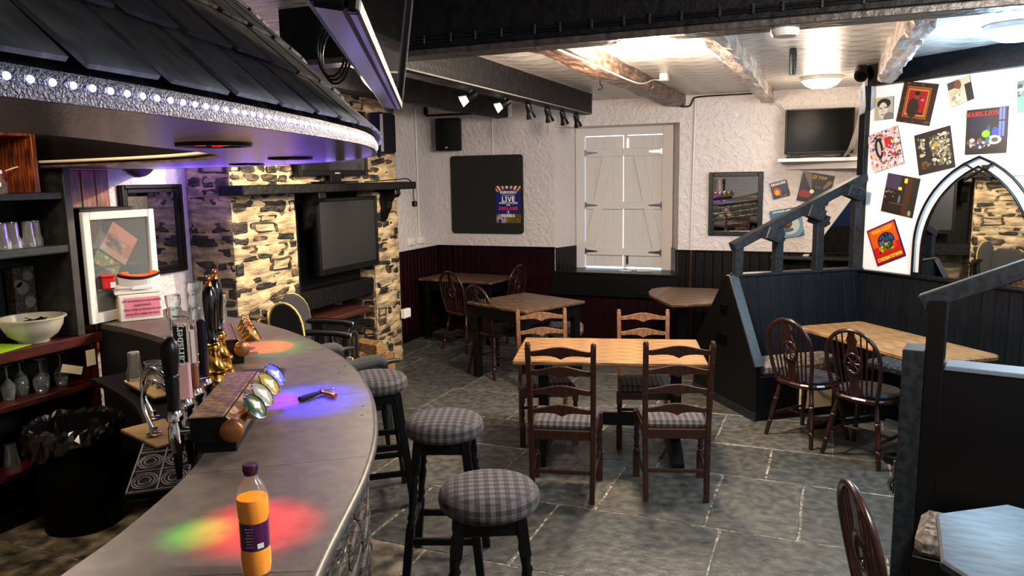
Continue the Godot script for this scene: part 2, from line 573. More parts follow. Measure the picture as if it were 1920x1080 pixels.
func build_shell():
	var fl = struct("floor")
	rbox("mortar_bed", -5.0, 4.2, -0.12, -0.003, -2.7, 11.5, M.joint, fl, 0.0)
	# rows of flagstones: near edge, far edge, the joints that the photograph shows
	var rows = [[-0.9, 0.1, []], [0.1, 1.0, []], [1.0, 1.75, []], [1.75, 2.62, [-0.75, 0.25]], [2.62, 3.36, [-1.9, -0.95, 0.1]], [3.36, 4.145, [-2.27, -1.43, -0.48, 0.35]], [4.145, 4.95, [-2.75, -1.95, -1.2, -0.567, -0.074, 0.6]], [4.95, 5.55, [-3.6, -2.7, -1.8, -1.0, -0.3, 0.45]], [5.55, 6.26, [-3.95, -3.18, -2.35, -1.55, -0.7, 0.1]], [6.26, 7.22, [-4.05, -3.1, -2.2, -1.3, -0.4]], [7.22, 8.02, [-4.3, -3.72, -2.8, -1.9, -1.0]], [8.02, 8.82, [-4.1, -3.2, -2.3]]]
	for r in rows:
		var cuts = [-4.66]
		for c in r[2]:
			cuts.append(c)
		if r[2].is_empty():
			var x = -4.66
			while x < 1.0:
				x += rng.randf_range(0.6, 0.95)
				cuts.append(x)
		while cuts[-1] < 3.2:
			cuts.append(cuts[-1] + rng.randf_range(0.6, 1.0))
		var full = [cuts[0]]
		for i in range(1, cuts.size()):
			if cuts[i] - full[-1] > 1.25:
				full.append((full[-1] + cuts[i]) / 2.0 + rng.randf_range(-0.12, 0.12))
			full.append(cuts[i])
		for i in full.size() - 1:
			var x0 = full[i] + 0.0055
			var x1 = full[i + 1] - 0.0055
			var d0 = r[0] + 0.0055
			var d1 = r[1] - 0.0055
			var p = []
			for e in [[x0, d0, x1, d0], [x1, d0, x1, d1], [x1, d1, x0, d1], [x0, d1, x0, d0]]:
				for k in 4:
					var t = k / 4.0
					var j = 0.004 if k > 0 else 0.006
					p.append([lerpf(e[0], e[2], t) + rng.randf_range(-j, j), lerpf(e[1], e[3], t) + rng.randf_range(-j, j)])
			var s = S()
			plan(s, p, -0.03, rng.randf_range(-0.0015, 0.0015), 0.004)
			var staff = (x0 + x1) / 2.0 + 0.62 * (d0 + d1) / 2.0 < -0.62 and d1 < 3.4
			obj("flagstone", s, (M.tan_flags if staff else M.flags)[rng.randi() % 3 + (0 if staff else rng.randi() % 2)], fl)

	var wl = struct("wall_left")
	rbox("plaster", -4.91, -4.66, 0, 2.85, -2.7, 9.35, M.plaster, wl, 0.0)
	var side = Basis(Vector3(0, 0, -1), Vector3.UP, Vector3(1, 0, 0))   # local x along depth, z into the room
	boards("dado_board", wl, Transform3D(side, V(-4.648, 0, 7.13)), 1.66, 0.0, 1.085, 0.086, 0.018, [M.maroon])
	rbox("dado_cap", -4.66, -4.632, 1.085, 1.10, 7.12, 8.80, M.black, wl)
	boards("panel_board", wl, Transform3D(side, V(-4.648, 0, 3.26)), 0.66, 0.8, 2.045, 0.11, 0.018, [M.wood_orange])
	var bl = struct("baseboard_left")
	rbox("skirting", -4.655, -4.625, 0, 0.10, 7.13, 8.80, M.black, bl)

	var wb = struct("wall_back")
	rbox("plaster", -4.91, -3.06, 0, 2.85, 8.82, 9.30, M.plaster, wb, 0.0)
	rbox("plaster", -3.06, -1.57, 0, 0.80, 8.82, 9.30, M.plaster, wb, 0.0)
	rbox("plaster", -3.06, -1.57, 2.53, 2.85, 8.82, 9.30, M.plaster, wb, 0.0)
	var s = S()
	plan(s, [[-3.06, 8.82], [-2.90, 9.27], [-3.06, 9.30]], 0.79, 2.54)
	plan(s, [[-1.57, 8.82], [-1.57, 9.30], [-1.72, 9.27]], 0.79, 2.54)
	obj("window_reveal", s, M.plaster, wb)
	s = S()
	prism(s, [Vector2(-1.57, 0), Vector2(0.36, 0), Vector2(0.36, 1.05), Vector2(-0.20, 1.05), Vector2(0.36, 1.90), Vector2(0.36, 2.85), Vector2(-1.57, 2.85)], 0.20, Transform3D(Basis(), V(0, 0, 8.92)))
	obj("plaster", s, M.plaster, wb)
	s = S()
	bar(s, V(-0.215, 1.04, 8.81), V(0.36, 1.915, 8.81), 0.03, 0.05)
	obj("opening_trim", s, M.white_paint, wb)
	rbox("opening_ledge", -0.55, 0.36, 1.035, 1.06, 8.62, 9.05, M.rail, wb)
	boards("dado_board", wb, Transform3D(Basis(), V(-4.655, 0, 8.81)), 1.595, 0, 1.085, 0.086, 0.018, [M.maroon])
	boards("dado_board", wb, Transform3D(Basis(), V(-3.06, 0, 8.81)), 1.49, 0, 0.54, 0.086, 0.018, [M.maroon])
	boards("dado_board", wb, Transform3D(Basis(), V(-1.57, 0, 8.81)), 1.90, 0, 1.085, 0.10, 0.018, [M.board_black])
	rbox("dado_cap", -4.66, -3.05, 1.085, 1.10, 8.785, 8.82, M.black, wb)
	rbox("dado_cap", -1.58, 0.34, 1.085, 1.10, 8.785, 8.82, M.black, wb)
	rbox("apron_panel", -3.08, -1.55, 0.56, 0.785, 8.76, 8.83, M.board_black, wb)
	rbox("apron_ledge", -3.10, -1.53, 0.535, 0.56, 8.73, 8.83, M.board_black, wb)
	var l1 = Vector3(-2.90 + 3.06, 0, -0.45).normalized()
	boards("reveal_board", wb, Transform3D(Basis(l1, Vector3.UP, l1.cross(Vector3.UP)), V(-3.05, 0, 8.82)), 0.44, 0.80, 1.09, 0.088, 0.02, [M.board_black])
	var l2 = Vector3(0.15, 0, 0.45).normalized()
	boards("reveal_board", wb, Transform3D(Basis(l2, Vector3.UP, l2.cross(Vector3.UP)), V(-1.73, 0, 9.26)), 0.44, 0.80, 1.09, 0.088, 0.02, [M.board_black])

	# window_1: frame, glass, sill and the two shutters hung in it
	var w = struct("window_1")
	rbox("window_sill", -3.07, -1.56, 0.785, 0.81, 8.75, 9.29, M.board_black, w)
	rbox("frame_jamb", -2.91, -2.805, 0.81, 2.53, 9.20, 9.29, M.white_paint, w)
	rbox("frame_jamb", -1.835, -1.71, 0.81, 2.53, 9.20, 9.29, M.white_paint, w)
	rbox("frame_head", -2.805, -1.835, 2.435, 2.53, 9.20, 9.29, M.white_paint, w)
	rbox("pane", -2.81, -1.83, 0.81, 2.44, 9.36, 9.364, M.pane, w, 0.0)
	rbox("glazing_bar", -2.34, -2.30, 0.81, 2.44, 9.345, 9.38, M.white_paint, w)
	shutter(-1)
	shutter(1)
	for p in [[-2.74, -2.42, 9.12, Color(0.55, 0.62, 0.58)], [-2.32, -2.15, 9.08, Color(0.80, 0.80, 0.78)], [-2.12, -1.98, 9.02, Color(0.75, 0.72, 0.66)]]:
		pass
	var paper = tag(rbox("folded_paper", -2.30, -2.16, 0.8105, 0.8165, 8.98, 9.10, M.white, null, 0.001), "small white folded paper lying flat on the black window sill", "paper")
	paper.rotation.y = 0.0
	var sk = S()
	bx(sk, Vector3.ZERO, Vector3(0.17, 0.014, 0.09), 0.002)
	var bk = obj("closed_book", sk, M.cream, null, Transform3D(Basis(Vector3.UP, 0.35), V(-2.02, 0.818, 9.05)))
	tag(bk, "cream closed booklet lying at an angle on the black window sill", "booklet")

	# the white wall with the record sleeves stands askew: local x along it, z into the room
	var wr = struct("wall_right")
	wr.transform = Transform3D(ab, V(0.28, 0, 7.27))
	box("wall_slab", Vector3(2.6, 1.41, -0.07), Vector3(5.2, 2.82, 0.14), M.album_wall, wr, 0.0)
	box("corner_post", Vector3(-0.005, 1.36, 0.0), Vector3(0.066, 2.60, 0.11), M.black, wr)
	box("wall_plate", Vector3(2.56, 2.735, 0.03), Vector3(4.98, 0.17, 0.14), M.beam_dark, wr)
	var ws = struct("wall_recess_side")
	rbox("wall_slab", 0.36, 0.46, 0, 2.85, 7.45, 9.02, M.plaster, ws, 0.0)
	var wf = struct("wall_far_right")
	rbox("wall_slab", 4.05, 4.25, 0, 2.85, -2.7, 4.2, M.album_wall, wf, 0.0)
	var wn = struct("wall_front")
	rbox("wall_slab", -4.95, 4.25, 0, 2.85, -2.85, -2.65, M.plaster, wn, 0.0)
	# the next room, seen through the slanting opening
	var nr = struct("wall_next_room")
	rbox("wall_slab", -1.2, 2.0, 1.25, 2.85, 10.9, 11.0, M.next_room_blue, nr, 0.0)
	rbox("wall_slab", -1.2, 2.0, 0, 1.25, 10.88, 11.0, M.unit, nr, 0.0)
	rbox("wall_slab", 1.9, 2.0, 0, 2.85, 9.0, 11.0, M.next_room_blue, nr, 0.0)
	rbox("wall_slab", -1.3, -1.2, 0, 2.85, 9.02, 11.0, M.next_room_blue, nr, 0.0)
	rbox("wall_slab", 0.30, 2.0, 0, 2.85, 9.02, 9.10, M.plaster, nr, 0.0).position.x = 0.16
	var ce = struct("ceiling")
	rbox("ceiling_slab", -5.0, 4.3, 2.82, 2.95, -2.9, 11.05, M.ceiling, ce, 0.0)

var ab = Basis(Vector3(0.7314, 0, 0.682), Vector3.UP, Vector3(-0.682, 0, 0.7314))

func shutter(side):
	var xc = -2.32
	var x0 = -2.797 if side < 0 else xc + 0.004
	var x1 = xc - 0.004 if side < 0 else -1.843
	var t = thing("window_shutter", "left leaf of the white boarded window shutters, with Z-braces and iron hinges" if side < 0 else "right leaf of the white boarded window shutters, with Z-braces and iron hinges", "shutter", V((x0 + x1) / 2.0, 0.83, 9.255), 0.0, "")
	var w = x1 - x0
	var hgt = 1.595
	for i in 4:
		box("board", Vector3(-w / 2 + (i + 0.5) * w / 4, hgt / 2, 0), Vector3(w / 4 - 0.002, hgt, 0.018), M.white_paint, t, 0.003)
	var ys = [0.19, 0.76, 1.40]
	for y in ys:
		box("ledge", Vector3(0, y, 0.021), Vector3(w, 0.095, 0.024), M.white_paint, t, 0.004)
	for k in 2:
		var s = S()
		var a = Vector2(side * w * (0.40 - 0.26 * k), ys[k] + 0.045)
		var b = Vector2(side * w * (0.16 - 0.26 * k), ys[k + 1] - 0.045)
		var hw = 0.062
		prism(s, [Vector2(a.x - hw, a.y), Vector2(a.x + hw, a.y), Vector2(b.x + hw, b.y), Vector2(b.x - hw, b.y)], 0.023, Transform3D(Basis(), Vector3(0, 0, 0.020)), 0.003)
		obj("brace", s, M.white_paint, t)
	for y in ys:
		var s = S()
		prism(s, [Vector2(side * w * 0.5, y - 0.022), Vector2(side * (w * 0.5 - 0.15), y - 0.008), Vector2(side * (w * 0.5 - 0.165), y), Vector2(side * (w * 0.5 - 0.15), y + 0.008), Vector2(side * w * 0.5, y + 0.022)], 0.004, Transform3D(Basis(), Vector3(0, 0, 0.035)))
		bx(s, Vector3(side * (w * 0.5 - 0.006), y, 0.034), Vector3(0.018, 0.075, 0.010), 0.001)
		obj("strap_hinge", s, M.steel, t)
	if side > 0:
		for y in [0.10, 1.50]:
			var s = S()
			bx(s, Vector3(-w / 2 + 0.05, y, 0.014), Vector3(0.035, 0.13, 0.008), 0.001)
			bx(s, Vector3(-w / 2 + 0.05, y, 0.021), Vector3(0.012, 0.15, 0.010), 0.002)
			obj("slide_bolt", s, M.steel, t)

func hewn(s, x, w, y0, y1, d0, d1, jit, n = 26):   # a rough beam running away along depth
	s.set_smooth_group(-1)
	var rings = []
	for i in n + 1:
		var d = lerpf(d0, d1, i / float(n))
		var r = []
		for c in [[-1, 0], [-0.55, -0.12], [0.55, -0.12], [1, 0], [1, 1], [-1, 1]]:
			var y = y0 if c[1] <= 0 else y1
			r.append(V(x + c[0] * w / 2 + rng.randf_range(-jit, jit), y + (0.012 if c[1] == 0 else 0.0) + (rng.randf_range(-jit, jit) if c[1] <= 0 else 0.0), d))
		rings.append(r)
	for i in n:
		for k in 6:
			var j = (k + 1) % 6
			quad(s, rings[i][k], rings[i][j], rings[i + 1][j], rings[i + 1][k], V(x, (y0 + y1) / 2.0, (d0 + d1) * 0.5 * 0 + lerpf(d0, d1, (i + 0.5) / n)))
	for e in [0, n]:
		var m = V(x, (y0 + y1) / 2.0, lerpf(d0, d1, 0.5))
		for k in range(1, 5):
			tri(s, rings[e][0], rings[e][k], rings[e][k + 1], m)

func build_ceiling_fittings():
	var s = S()
	hewn(s, -1.61, 0.22, 2.70, 2.83, 3.5, 8.84, 0.014)
	tag(obj("ceiling_beam", s, M.beam_brown), "rough ceiling beam stained orange brown, with a white cable clipped along it", "beam", "")
	s = S()
	hewn(s, -0.64, 0.125, 2.69, 2.83, 3.5, 8.84, 0.012)
	tag(obj("ceiling_beam", s, M.beam_pale), "pale painted rough ceiling beam between the two round warm ceiling lights", "beam")
	s = S()
	hewn(s, 0.40, 0.135, 2.66, 2.83, 3.5, 7.30, 0.014)
	tag(obj("ceiling_beam", s, M.beam_pale), "pale painted rough ceiling beam ending above the corner of the sleeve-covered wall", "beam")
	s = S()
	hewn(s, -2.47, 0.17, 2.60, 2.83, 3.5, 8.12, 0.004)
	tag(obj("ceiling_beam", s, M.beam_dark), "black ceiling beam carrying the row of small spotlights", "beam")
	s = S()
	hewn(s, -3.50, 0.16, 2.62, 2.83, 3.9, 8.25, 0.006)
	tag(obj("ceiling_beam", s, M.beam_dark), "short dark ceiling beam nearest the stone chimney, ending at a white box", "beam")
	tag(rbox("junction_box", -3.60, -3.40, 2.64, 2.78, 8.26, 8.34, M.white_plastic), "white square box on the end of the dark ceiling beam by the speaker", "box")
	# the great cross beam with its row of cable clips
	var t = thing("cross_beam", "broad black cross beam over the room with a row of cable clips", "beam", V(0.70, 2.55, 3.4))
	box("beam", Vector3(0, 0.145, 0), Vector3(6.7, 0.27, 0.13), M.beam_dark, t, 0.006)
	box("under_board", Vector3(0, -0.005, 0.0), Vector3(6.7, 0.03, 0.14), M.beam_under, t, 0.004)
	s = S()
	tube(s, [Vector3(-3.0, 0.056, 0.069), Vector3(3.0, 0.056, 0.069)], 0.006, 6)
	tube(s, [Vector3(-3.0, 0.042, 0.069), Vector3(3.0, 0.042, 0.069)], 0.005, 6)
	obj("cable", s, M.black, t)
	for k in 16:
		box("cable_clip", Vector3(-2.63 + k * 0.135 + rng.randf_range(-0.02, 0.02), 0.052, 0.073), Vector3(0.010, 0.040, 0.012), M.rail, t, 0.001)
	tag(rbox("pale_rail", -2.388, -2.377, 2.603, 2.613, 3.6, 8.10, M.strip_grey), "thin pale strip along the lower edge of the black spotlight beam", "strip")
	var heads = [[5.3, true], [5.95, true], [6.5, false], [7.0, false], [7.45, false], [7.9, false]]
	for k in heads.size():
		var h = heads[k]
		var o = thing("spotlight", ["nearest small black beam spotlight with a bright pale cone", "second small black beam spotlight with a bright pale cone", "third black spotlight along the beam, unlit, beside the white box", "fourth black spotlight along the beam, unlit", "fifth black spotlight along the beam, unlit", "last unlit black spotlight at the far end of the beam"][k], "spotlight", V(-2.49, 2.595, h[0]), 0, "spotlights under the black beam")
		var a = Vector3(0, -0.045, 0)
		var dir = Vector3(-0.8, -0.42, 0.30).normalized() if h[1] else Vector3(0.1, -0.9, -0.4).normalized()
		s = S()
		tube(s, [Vector3(0, 0.01, 0), Vector3(0, -0.03, 0)], 0.012, 8)
		obj("stem", s, M.black, o)
		s = S()
		turned(s, a - dir * 0.05, a + dir * 0.03, [[0.0, 0], [0.022, 0.02], [0.028, 0.3], [0.028, 0.98], [0.0, 1.0]], 12)
		obj("barrel", s, M.black, o)
		s = S()
		turned(s, a + dir * 0.02, a + dir * 0.085, [[0.024, 0], [0.045, 1.0], [0.043, 1.0], [0.022, 0.05]], 14)
		obj("reflector_cone", s, M.white_plastic if h[1] else M.black, o)
	spot("spotlight_beam", V(-2.62, 2.50, 5.3), V(-4.35, 1.35, 4.55), Color(1.0, 0.91, 0.76), E_TRACK, 46.0)
	spot("spotlight_beam", V(-2.62, 2.50, 5.95), V(-4.2, 1.2, 6.9), Color(1.0, 0.91, 0.78), E_TRACK * 0.45, 28.0)
	# round ceiling lights
	round_light(V(-1.16, 2.82, 5.2), 0.165, "large round warm ceiling light nearest the black cross beam", M.globe, WARM, E_GLOBE_NEAR)
	round_light(V(-0.10, 2.82, 7.80), 0.165, "round warm ceiling light in front of the small wall television", M.globe, WARM, E_GLOBE_FAR)
	round_light(V(1.02, 2.82, 5.62), 0.165, "round cold-white ceiling light over the wall of record sleeves", M.cold_globe, COLD, E_COLD)
	round_light(V(0.75, 2.82, 2.0), 0.165, "round ceiling light above the way in, out of the picture", M.globe, Color(1.0, 0.965, 0.92), E_HOUSE)
	round_light(V(-3.35, 2.82, 2.25), 0.14, "round ceiling light over the staff side of the bar, hidden by the canopy", M.globe, WARM, 1.0)
	round_light(V(0.95, 2.82, 10.0), 0.14, "round ceiling light in the next room, hidden by the back wall", M.globe, WARM, 0.5)
	round_light(V(-3.05, 2.82, 4.75), 0.14, "round ceiling light near the chimney, hidden behind the large hung television", M.globe, WARM, 0.7)
	round_light(V(2.1, 2.82, 2.6), 0.165, "round cold ceiling light over the nearest table, out of the picture", M.cold_globe, COLD, E_COLD * 0.40)
	# small ceiling fittings
	t = thing("smoke_detector", "white round smoke detector under the black cross beam", "smoke detector", V(-0.19, 2.56, 3.42))
	s = S()
	lathe(s, [[0.0, -0.062], [0.048, -0.060], [0.056, -0.045], [0.056, -0.02], [0.0, -0.02]], 20)
	obj("cover", s, M.white_plastic, t)
	s = S()
	lathe(s, [[0.0, -0.021], [0.062, -0.021], [0.062, 0.0], [0.0, 0.0]], 20)
	obj("base", s, M.white_plastic, t)
	t = thing("junction_box", "small white cable box on the ceiling at the end of the white cable", "box", V(-1.36, 2.82, 6.85))
	box("cover", Vector3(0, -0.03, 0), Vector3(0.07, 0.06, 0.09), M.white_plastic, t, 0.006)
	s = S()
	tube(s, smooth([V(-1.49, 2.835, 4.0), V(-1.50, 2.70, 4.05), V(-1.495, 2.695, 5.2), V(-1.50, 2.70, 6.2), V(-1.49, 2.72, 6.6), V(-1.47, 2.78, 6.9), V(-1.45, 2.79, 7.02), V(-1.37, 2.78, 7.0), V(-1.36, 2.79, 6.92)], 60), 0.007, 6)
	tag(obj("white_cable", s, M.cable_white), "white cable clipped along the orange brown beam to a ceiling box", "cable")
	for h in [[-1.95, 6.9, "dark iron hook in the ceiling left of the orange brown beam"], [-1.52, 7.05, "brass hook in the ceiling beside the small white cable box"]]:
		s = S()
		var q = []
		for k in 12:
			var g = PI * 1.35 * k / 11.0
			q.append(V(h[0] + 0.022 * sin(g) * 1.0, 2.765 - 0.022 + 0.022 * cos(g), h[1]))
		tube(s, [V(h[0], 2.825, h[1]), V(h[0], 2.767, h[1])] + q, 0.005, 6)
		lathe(s, [[0.0, -0.012], [0.024, -0.010], [0.026, 0.0], [0.0, 0.0]], 10, Transform3D(Basis(), V(h[0], 2.822, h[1])))
		tag(obj("ceiling_hook", s, M.bronze if h[0] > -1.8 else M.iron), h[2], "hook")
	s = S()
	bx(s, V(-0.27, 2.80, 5.95), Vector3(0.05, 0.04, 0.09), 0.01)
	lathe(s, [[0.0, -0.15], [0.022, -0.15], [0.026, -0.08], [0.026, 0.0], [0.0, 0.0]], 12, Transform3D(Basis(), V(-0.27, 2.79, 5.95)))
	tag(obj("ceiling_sensor", s, M.rail), "small grey bottle-shaped sensor hanging from the ceiling above the back table", "sensor")
	t = thing("security_camera", "black dome camera at the ceiling corner beside the sleeve-covered wall", "camera", V(0.22, 2.74, 7.12))
	s = S()
	turned(s, Vector3(0.0, 0.05, -0.06), Vector3(-0.01, -0.015, 0.07), [[0.0, 0], [0.055, 0.02], [0.06, 0.5], [0.055, 0.98], [0.0, 1.0]], 16)
	obj("housing", s, M.black, t)
	s = S()
	turned(s, Vector3(-0.01, -0.013, 0.066), Vector3(-0.012, -0.02, 0.08), [[0.0, 0], [0.036, 0.0], [0.030, 0.9], [0.0, 1.0]], 16)
	obj("lens", s, M.screen, t)
	s = S()
	for k in 5:
		tube(s, smooth([V(0.24, 2.70, 7.12), V(0.20 + 0.012 * k, 2.62 - 0.02 * k, 7.10), V(0.22 + 0.008 * k, 2.45, 7.2), V(0.17 + 0.01 * k, 2.2, 7.9), V(0.13, 2.1, 8.5)], 16), 0.004, 5)
	tag(obj("cable_bundle", s, M.cable_white), "loose white cables hanging from the ceiling corner behind the small television", "cable")

func round_light(at, r, label, glow, color, energy):
	var t = thing("ceiling_light", label, "ceiling light", at)
	var s = S()
	lathe(s, [[0.0, -0.035], [r + 0.012, -0.035], [r + 0.016, -0.02], [r + 0.016, 0.0], [0.0, 0.0]], 32)
	obj("rim", s, M.white_plastic, t)
	s = S()
	lathe(s, [[0.0, -0.105], [r * 0.5, -0.098], [r * 0.8, -0.078], [r * 0.96, -0.052], [r, -0.034], [0.0, -0.034]], 32)
	obj("diffuser", s, glow, t)
	omni("lamp_light", at + Vector3(0, -0.34, 0), color, energy * 0.72, 0.16)
	spot("lamp_downlight", at + Vector3(0, -0.13, 0), at + Vector3(0, -2.0, 0), color, energy * 0.34, 84.0, 0.15, 0.35)

# ---------------------------------------------------------------- stonework
var stone_pool = []
func stone_meshes():
	if stone_pool.is_empty():
		for k in 16:
			var p = []
			for c in [[-0.5, -0.5, -0.2, -0.5], [0.15, -0.5, 0.4, -0.48], [0.5, -0.35, 0.5, 0.0], [0.5, 0.25, 0.42, 0.5], [0.15, 0.5, -0.2, 0.5], [-0.42, 0.46, -0.5, 0.2], [-0.5, 0.0, -0.5, -0.25]]:
				p.append(Vector2(c[0] + rng.randf_range(-0.06, 0.06), c[1] + rng.randf_range(-0.10, 0.10)))
				p.append(Vector2(c[2] + rng.randf_range(-0.06, 0.06), c[3] + rng.randf_range(-0.10, 0.10)))
			p[0] = Vector2(-0.44 + rng.randf_range(-0.05, 0.05), -0.46)
			var s = S()
			prism(s, p, 1.0, Transform3D(Basis(), Vector3(0, 0, 0)), 0.13)
			s.generate_normals()
			stone_pool.append(s.commit())
	return stone_pool

func stones(parent, xf, W, H, holes, mats, hr, lr, fill, proud, skip, ybase = 0.0):
	var pool = stone_meshes()
	var y = ybase + 0.01
	while y < H - 0.02:
		var h = rng.randf_range(hr[0], hr[1])
		if y + h > H:
			h = H - y
		var spans = [[0.0, W]]
		for r in holes:
			if y + h > r[2] and y < r[3]:
				var ns = []
				for sp in spans:
					if r[0] > sp[0]:
						ns.append([sp[0], min(sp[1], r[0])])
					if r[1] < sp[1]:
						ns.append([max(sp[0], r[1]), sp[1]])
				spans = ns
		for sp in spans:
			var x = sp[0]
			while x < sp[1] - 0.03:
				var w = rng.randf_range(lr[0], lr[1])
				if sp[1] - x - w < lr[0] * 0.7:
					w = sp[1] - x
				if rng.randf() > skip:
					var sw = w * rng.randf_range(fill - 0.06, fill + 0.08)
					var sh = h * rng.randf_range(fill - 0.14, fill + 0.04)
					var tk = rng.randf_range(0.05, 0.08)
					var b = Basis(Vector3(0, 0, 1), rng.randf_range(-0.09, 0.09)).scaled_local(Vector3(sw, sh, tk))
					if rng.randf() < 0.5:
						b = b.scaled_local(Vector3(-1, -1, 1))
					put("stone", pool[rng.randi() % 16], mats[rng.randi() % mats.size()], parent, xf * Transform3D(b, Vector3(x + w / 2, y + h / 2 + rng.randf_range(-0.008, 0.008), rng.randf_range(proud[0], proud[1]) - tk / 2)))
				x += w
		y += h

func build_chimney():
	var side = Basis(Vector3(0, 0, -1), Vector3.UP, Vector3(1, 0, 0))   # local x along depth, z into the room
	var c = thing("chimney_breast", "broad rubble stone chimney breast with a deep fireplace opening", "chimney breast", V(-4.22, 0, 4.63))
	c.transform.basis = side
	for r in [[0.0, 0.77, 0.0, 2.82], [1.99, 2.47, 0.0, 2.82], [0.77, 1.99, 1.86, 2.82]]:
		box("mortar", Vector3((r[0] + r[1]) / 2, (r[2] + r[3]) / 2, -0.225), Vector3(r[1] - r[0], r[3] - r[2], 0.43), M.mortar, c, 0.012)
	box("fireback", Vector3(1.38, 0.93, -0.43), Vector3(1.26, 1.88, 0.02), M.mortar, c, 0)
	box("hearth_slab", Vector3(1.38, 0.02, -0.06), Vector3(1.22, 0.04, 0.76), M.flags[1], c, 0.006)
	var flank = Transform3D(Basis(Vector3(0, 0, 1), Vector3.UP, Vector3(-1, 0, 0)), Vector3(0.002, 0, -0.43))
	rough_face("mortar_face", M.mortar, c, Transform3D(Basis(), Vector3(0, 0, -0.008)), 2.47, 2.80, [[0.77, 1.99, -1.0, 1.86]], 0.020, 0.022, 3)
	rough_face("mortar_face", M.mortar, c, flank, 0.43, 2.80, [], 0.018, 0.022, 8)
	stones(c, Transform3D(Basis(), Vector3(0, 0, -0.006)), 2.47, 2.80, [[0.77, 1.99, -1.0, 1.86]], M.stones, [0.05, 0.13], [0.10, 0.42], 0.86, [0.000, 0.020], 0.17)
	stones(c, Transform3D(Basis(Vector3(0, 0, 1), Vector3.UP, Vector3(-1, 0, 0)), Vector3(0.006, 0, -0.43)), 0.43, 2.80, [], M.stones, [0.05, 0.13], [0.10, 0.32], 0.90, [0.004, 0.022], 0.12)
	stones(c, Transform3D(Basis(Vector3(0, 0, 1), Vector3.UP, Vector3(-1, 0, 0)), Vector3(1.996, 0, -0.42)), 0.40, 1.2, [], M.stones, [0.07, 0.14], [0.10, 0.26], 0.9, [0.006, 0.03], 0.1)
	box("lintel", Vector3(1.38, 0.88, -0.16), Vector3(1.24, 0.17, 0.26), M.beam_dark, c, 0.012)
	box("niche_panel", Vector3(1.38, 1.41, -0.20), Vector3(1.21, 0.92, 0.03), M.black_matt, c)

	var t = thing("mantel_shelf", "long black mantel shelf across the stone chimney on two curved brackets", "mantel shelf", V(-4.22, 1.85, 4.63))
	t.transform.basis = side
	box("shelf", Vector3(1.19, 0.035, 0.10), Vector3(2.60, 0.075, 0.24), M.beam_dark, t, 0.008)
	for x in [0.90, 2.16]:
		var s = S()
		var p = []
		for q in [[0, 0], [0.19, 0], [0.195, -0.05], [0.17, -0.08], [0.13, -0.085], [0.10, -0.12], [0.085, -0.19], [0.05, -0.25], [0.03, -0.30], [0, -0.33]]:
			p.append(Vector2(q[0], q[1]))
		prism(s, p, 0.10, Transform3D(Basis(Vector3(0, 0, 1), Vector3.UP, Vector3(-1, 0, 0)), Vector3(x, 0, 0.0)), 0.006)
		obj("bracket", s, M.black, t)

	t = thing("television", "wide flat television with a dark grey screen hung in the fireplace opening", "television", V(-4.17, 1.10, 5.62))
	t.transform.basis = Basis(Vector3.UP, 0.03) * side
	tv(t, 1.02, 0.69, 0.055, 0.055, M.screen_grey)
	t = thing("television", "television standing on the black mantel shelf, half hidden by the slate canopy", "television", V(-4.14, 1.925, 5.36))
	t.transform.basis = side
	tv(t, 1.05, 0.60, 0.05, 0.05, M.screen_gloss, 0.065)
	box("stand_neck", Vector3(0.52, 0.04, 0.0), Vector3(0.16, 0.07, 0.03), M.black, t)
	box("stand_foot", Vector3(0.52, 0.008, 0.0), Vector3(0.50, 0.016, 0.17), M.black, t, 0.004)
	text("logo", "SAMSUNG", 0.016, M.white, t, Transform3D(Basis(), Vector3(0.52, 0.088, 0.029)))
	t = thing("loudspeaker", "dark blue box loudspeaker high on the stone chimney above the mantel", "speaker", V(-4.18, 2.20, 6.55))
	t.transform.basis = side
	box("cabinet", Vector3(0.13, 0.20, 0.06), Vector3(0.26, 0.40, 0.16), M.navy, t, 0.02)
	box("grille", Vector3(0.13, 0.20, 0.143), Vector3(0.22, 0.36, 0.012), M.black_matt, t, 0.004)
	var s = S()
	tube(s, smooth([V(-4.1, 1.93, 6.3), V(-4.08, 1.945, 6.8), V(-4.06, 1.95, 7.05), V(-4.04, 1.88, 7.12), V(-4.05, 1.78, 7.13), V(-4.03, 1.72, 7.12)], 24), 0.006, 6)
	bx(s, V(-4.03, 1.69, 7.12), Vector3(0.045, 0.06, 0.05), 0.008)
	tag(obj("power_lead", s, M.black), "black power lead with plug hanging off the right end of the mantel", "cable")

	t = thing("wood_stove", "black cast iron wood stove with arched doors and a rust brown top plate", "stove", V(-4.40, 0.04, 5.86))
	t.transform.basis = side
	box("body", Vector3(0.20, 0.36, -0.03), Vector3(0.56, 0.52, 0.34), M.iron, t, 0.02)
	box("top_plate", Vector3(0.20, 0.645, 0.03), Vector3(0.66, 0.05, 0.46), mk(Color(0.27, 0.13, 0.10), 0.45), t, 0.012)
	for x in [-0.03, 0.43]:
		for z in [-0.14, 0.10]:
			box("leg", Vector3(x, 0.05, z), Vector3(0.05, 0.10, 0.05), M.iron, t, 0.008)
	for x in [0.07, 0.33]:
		s = S()
		var p = [Vector2(-0.11, 0), Vector2(0.11, 0), Vector2(0.11, 0.24)]
		for k in 7:
			p.append(Vector2(0.11 * cos(PI * k / 6.0), 0.24 + 0.10 * sin(PI * k / 6.0)))
		prism(s, p, 0.03, Transform3D(Basis(), Vector3(x, 0.16, 0.15)), 0.008)
		var d = obj("door", s, M.iron, t)
		s = S()
		var q = []
		for k in 9:
			q.append(Vector3(x + 0.075 * cos(PI * k / 8.0), 0.38 + 0.07 * sin(PI * k / 8.0), 0.167))
		tube(s, [Vector3(x + 0.075, 0.19, 0.167)] + q + [Vector3(x - 0.075, 0.19, 0.167)], 0.008, 6)
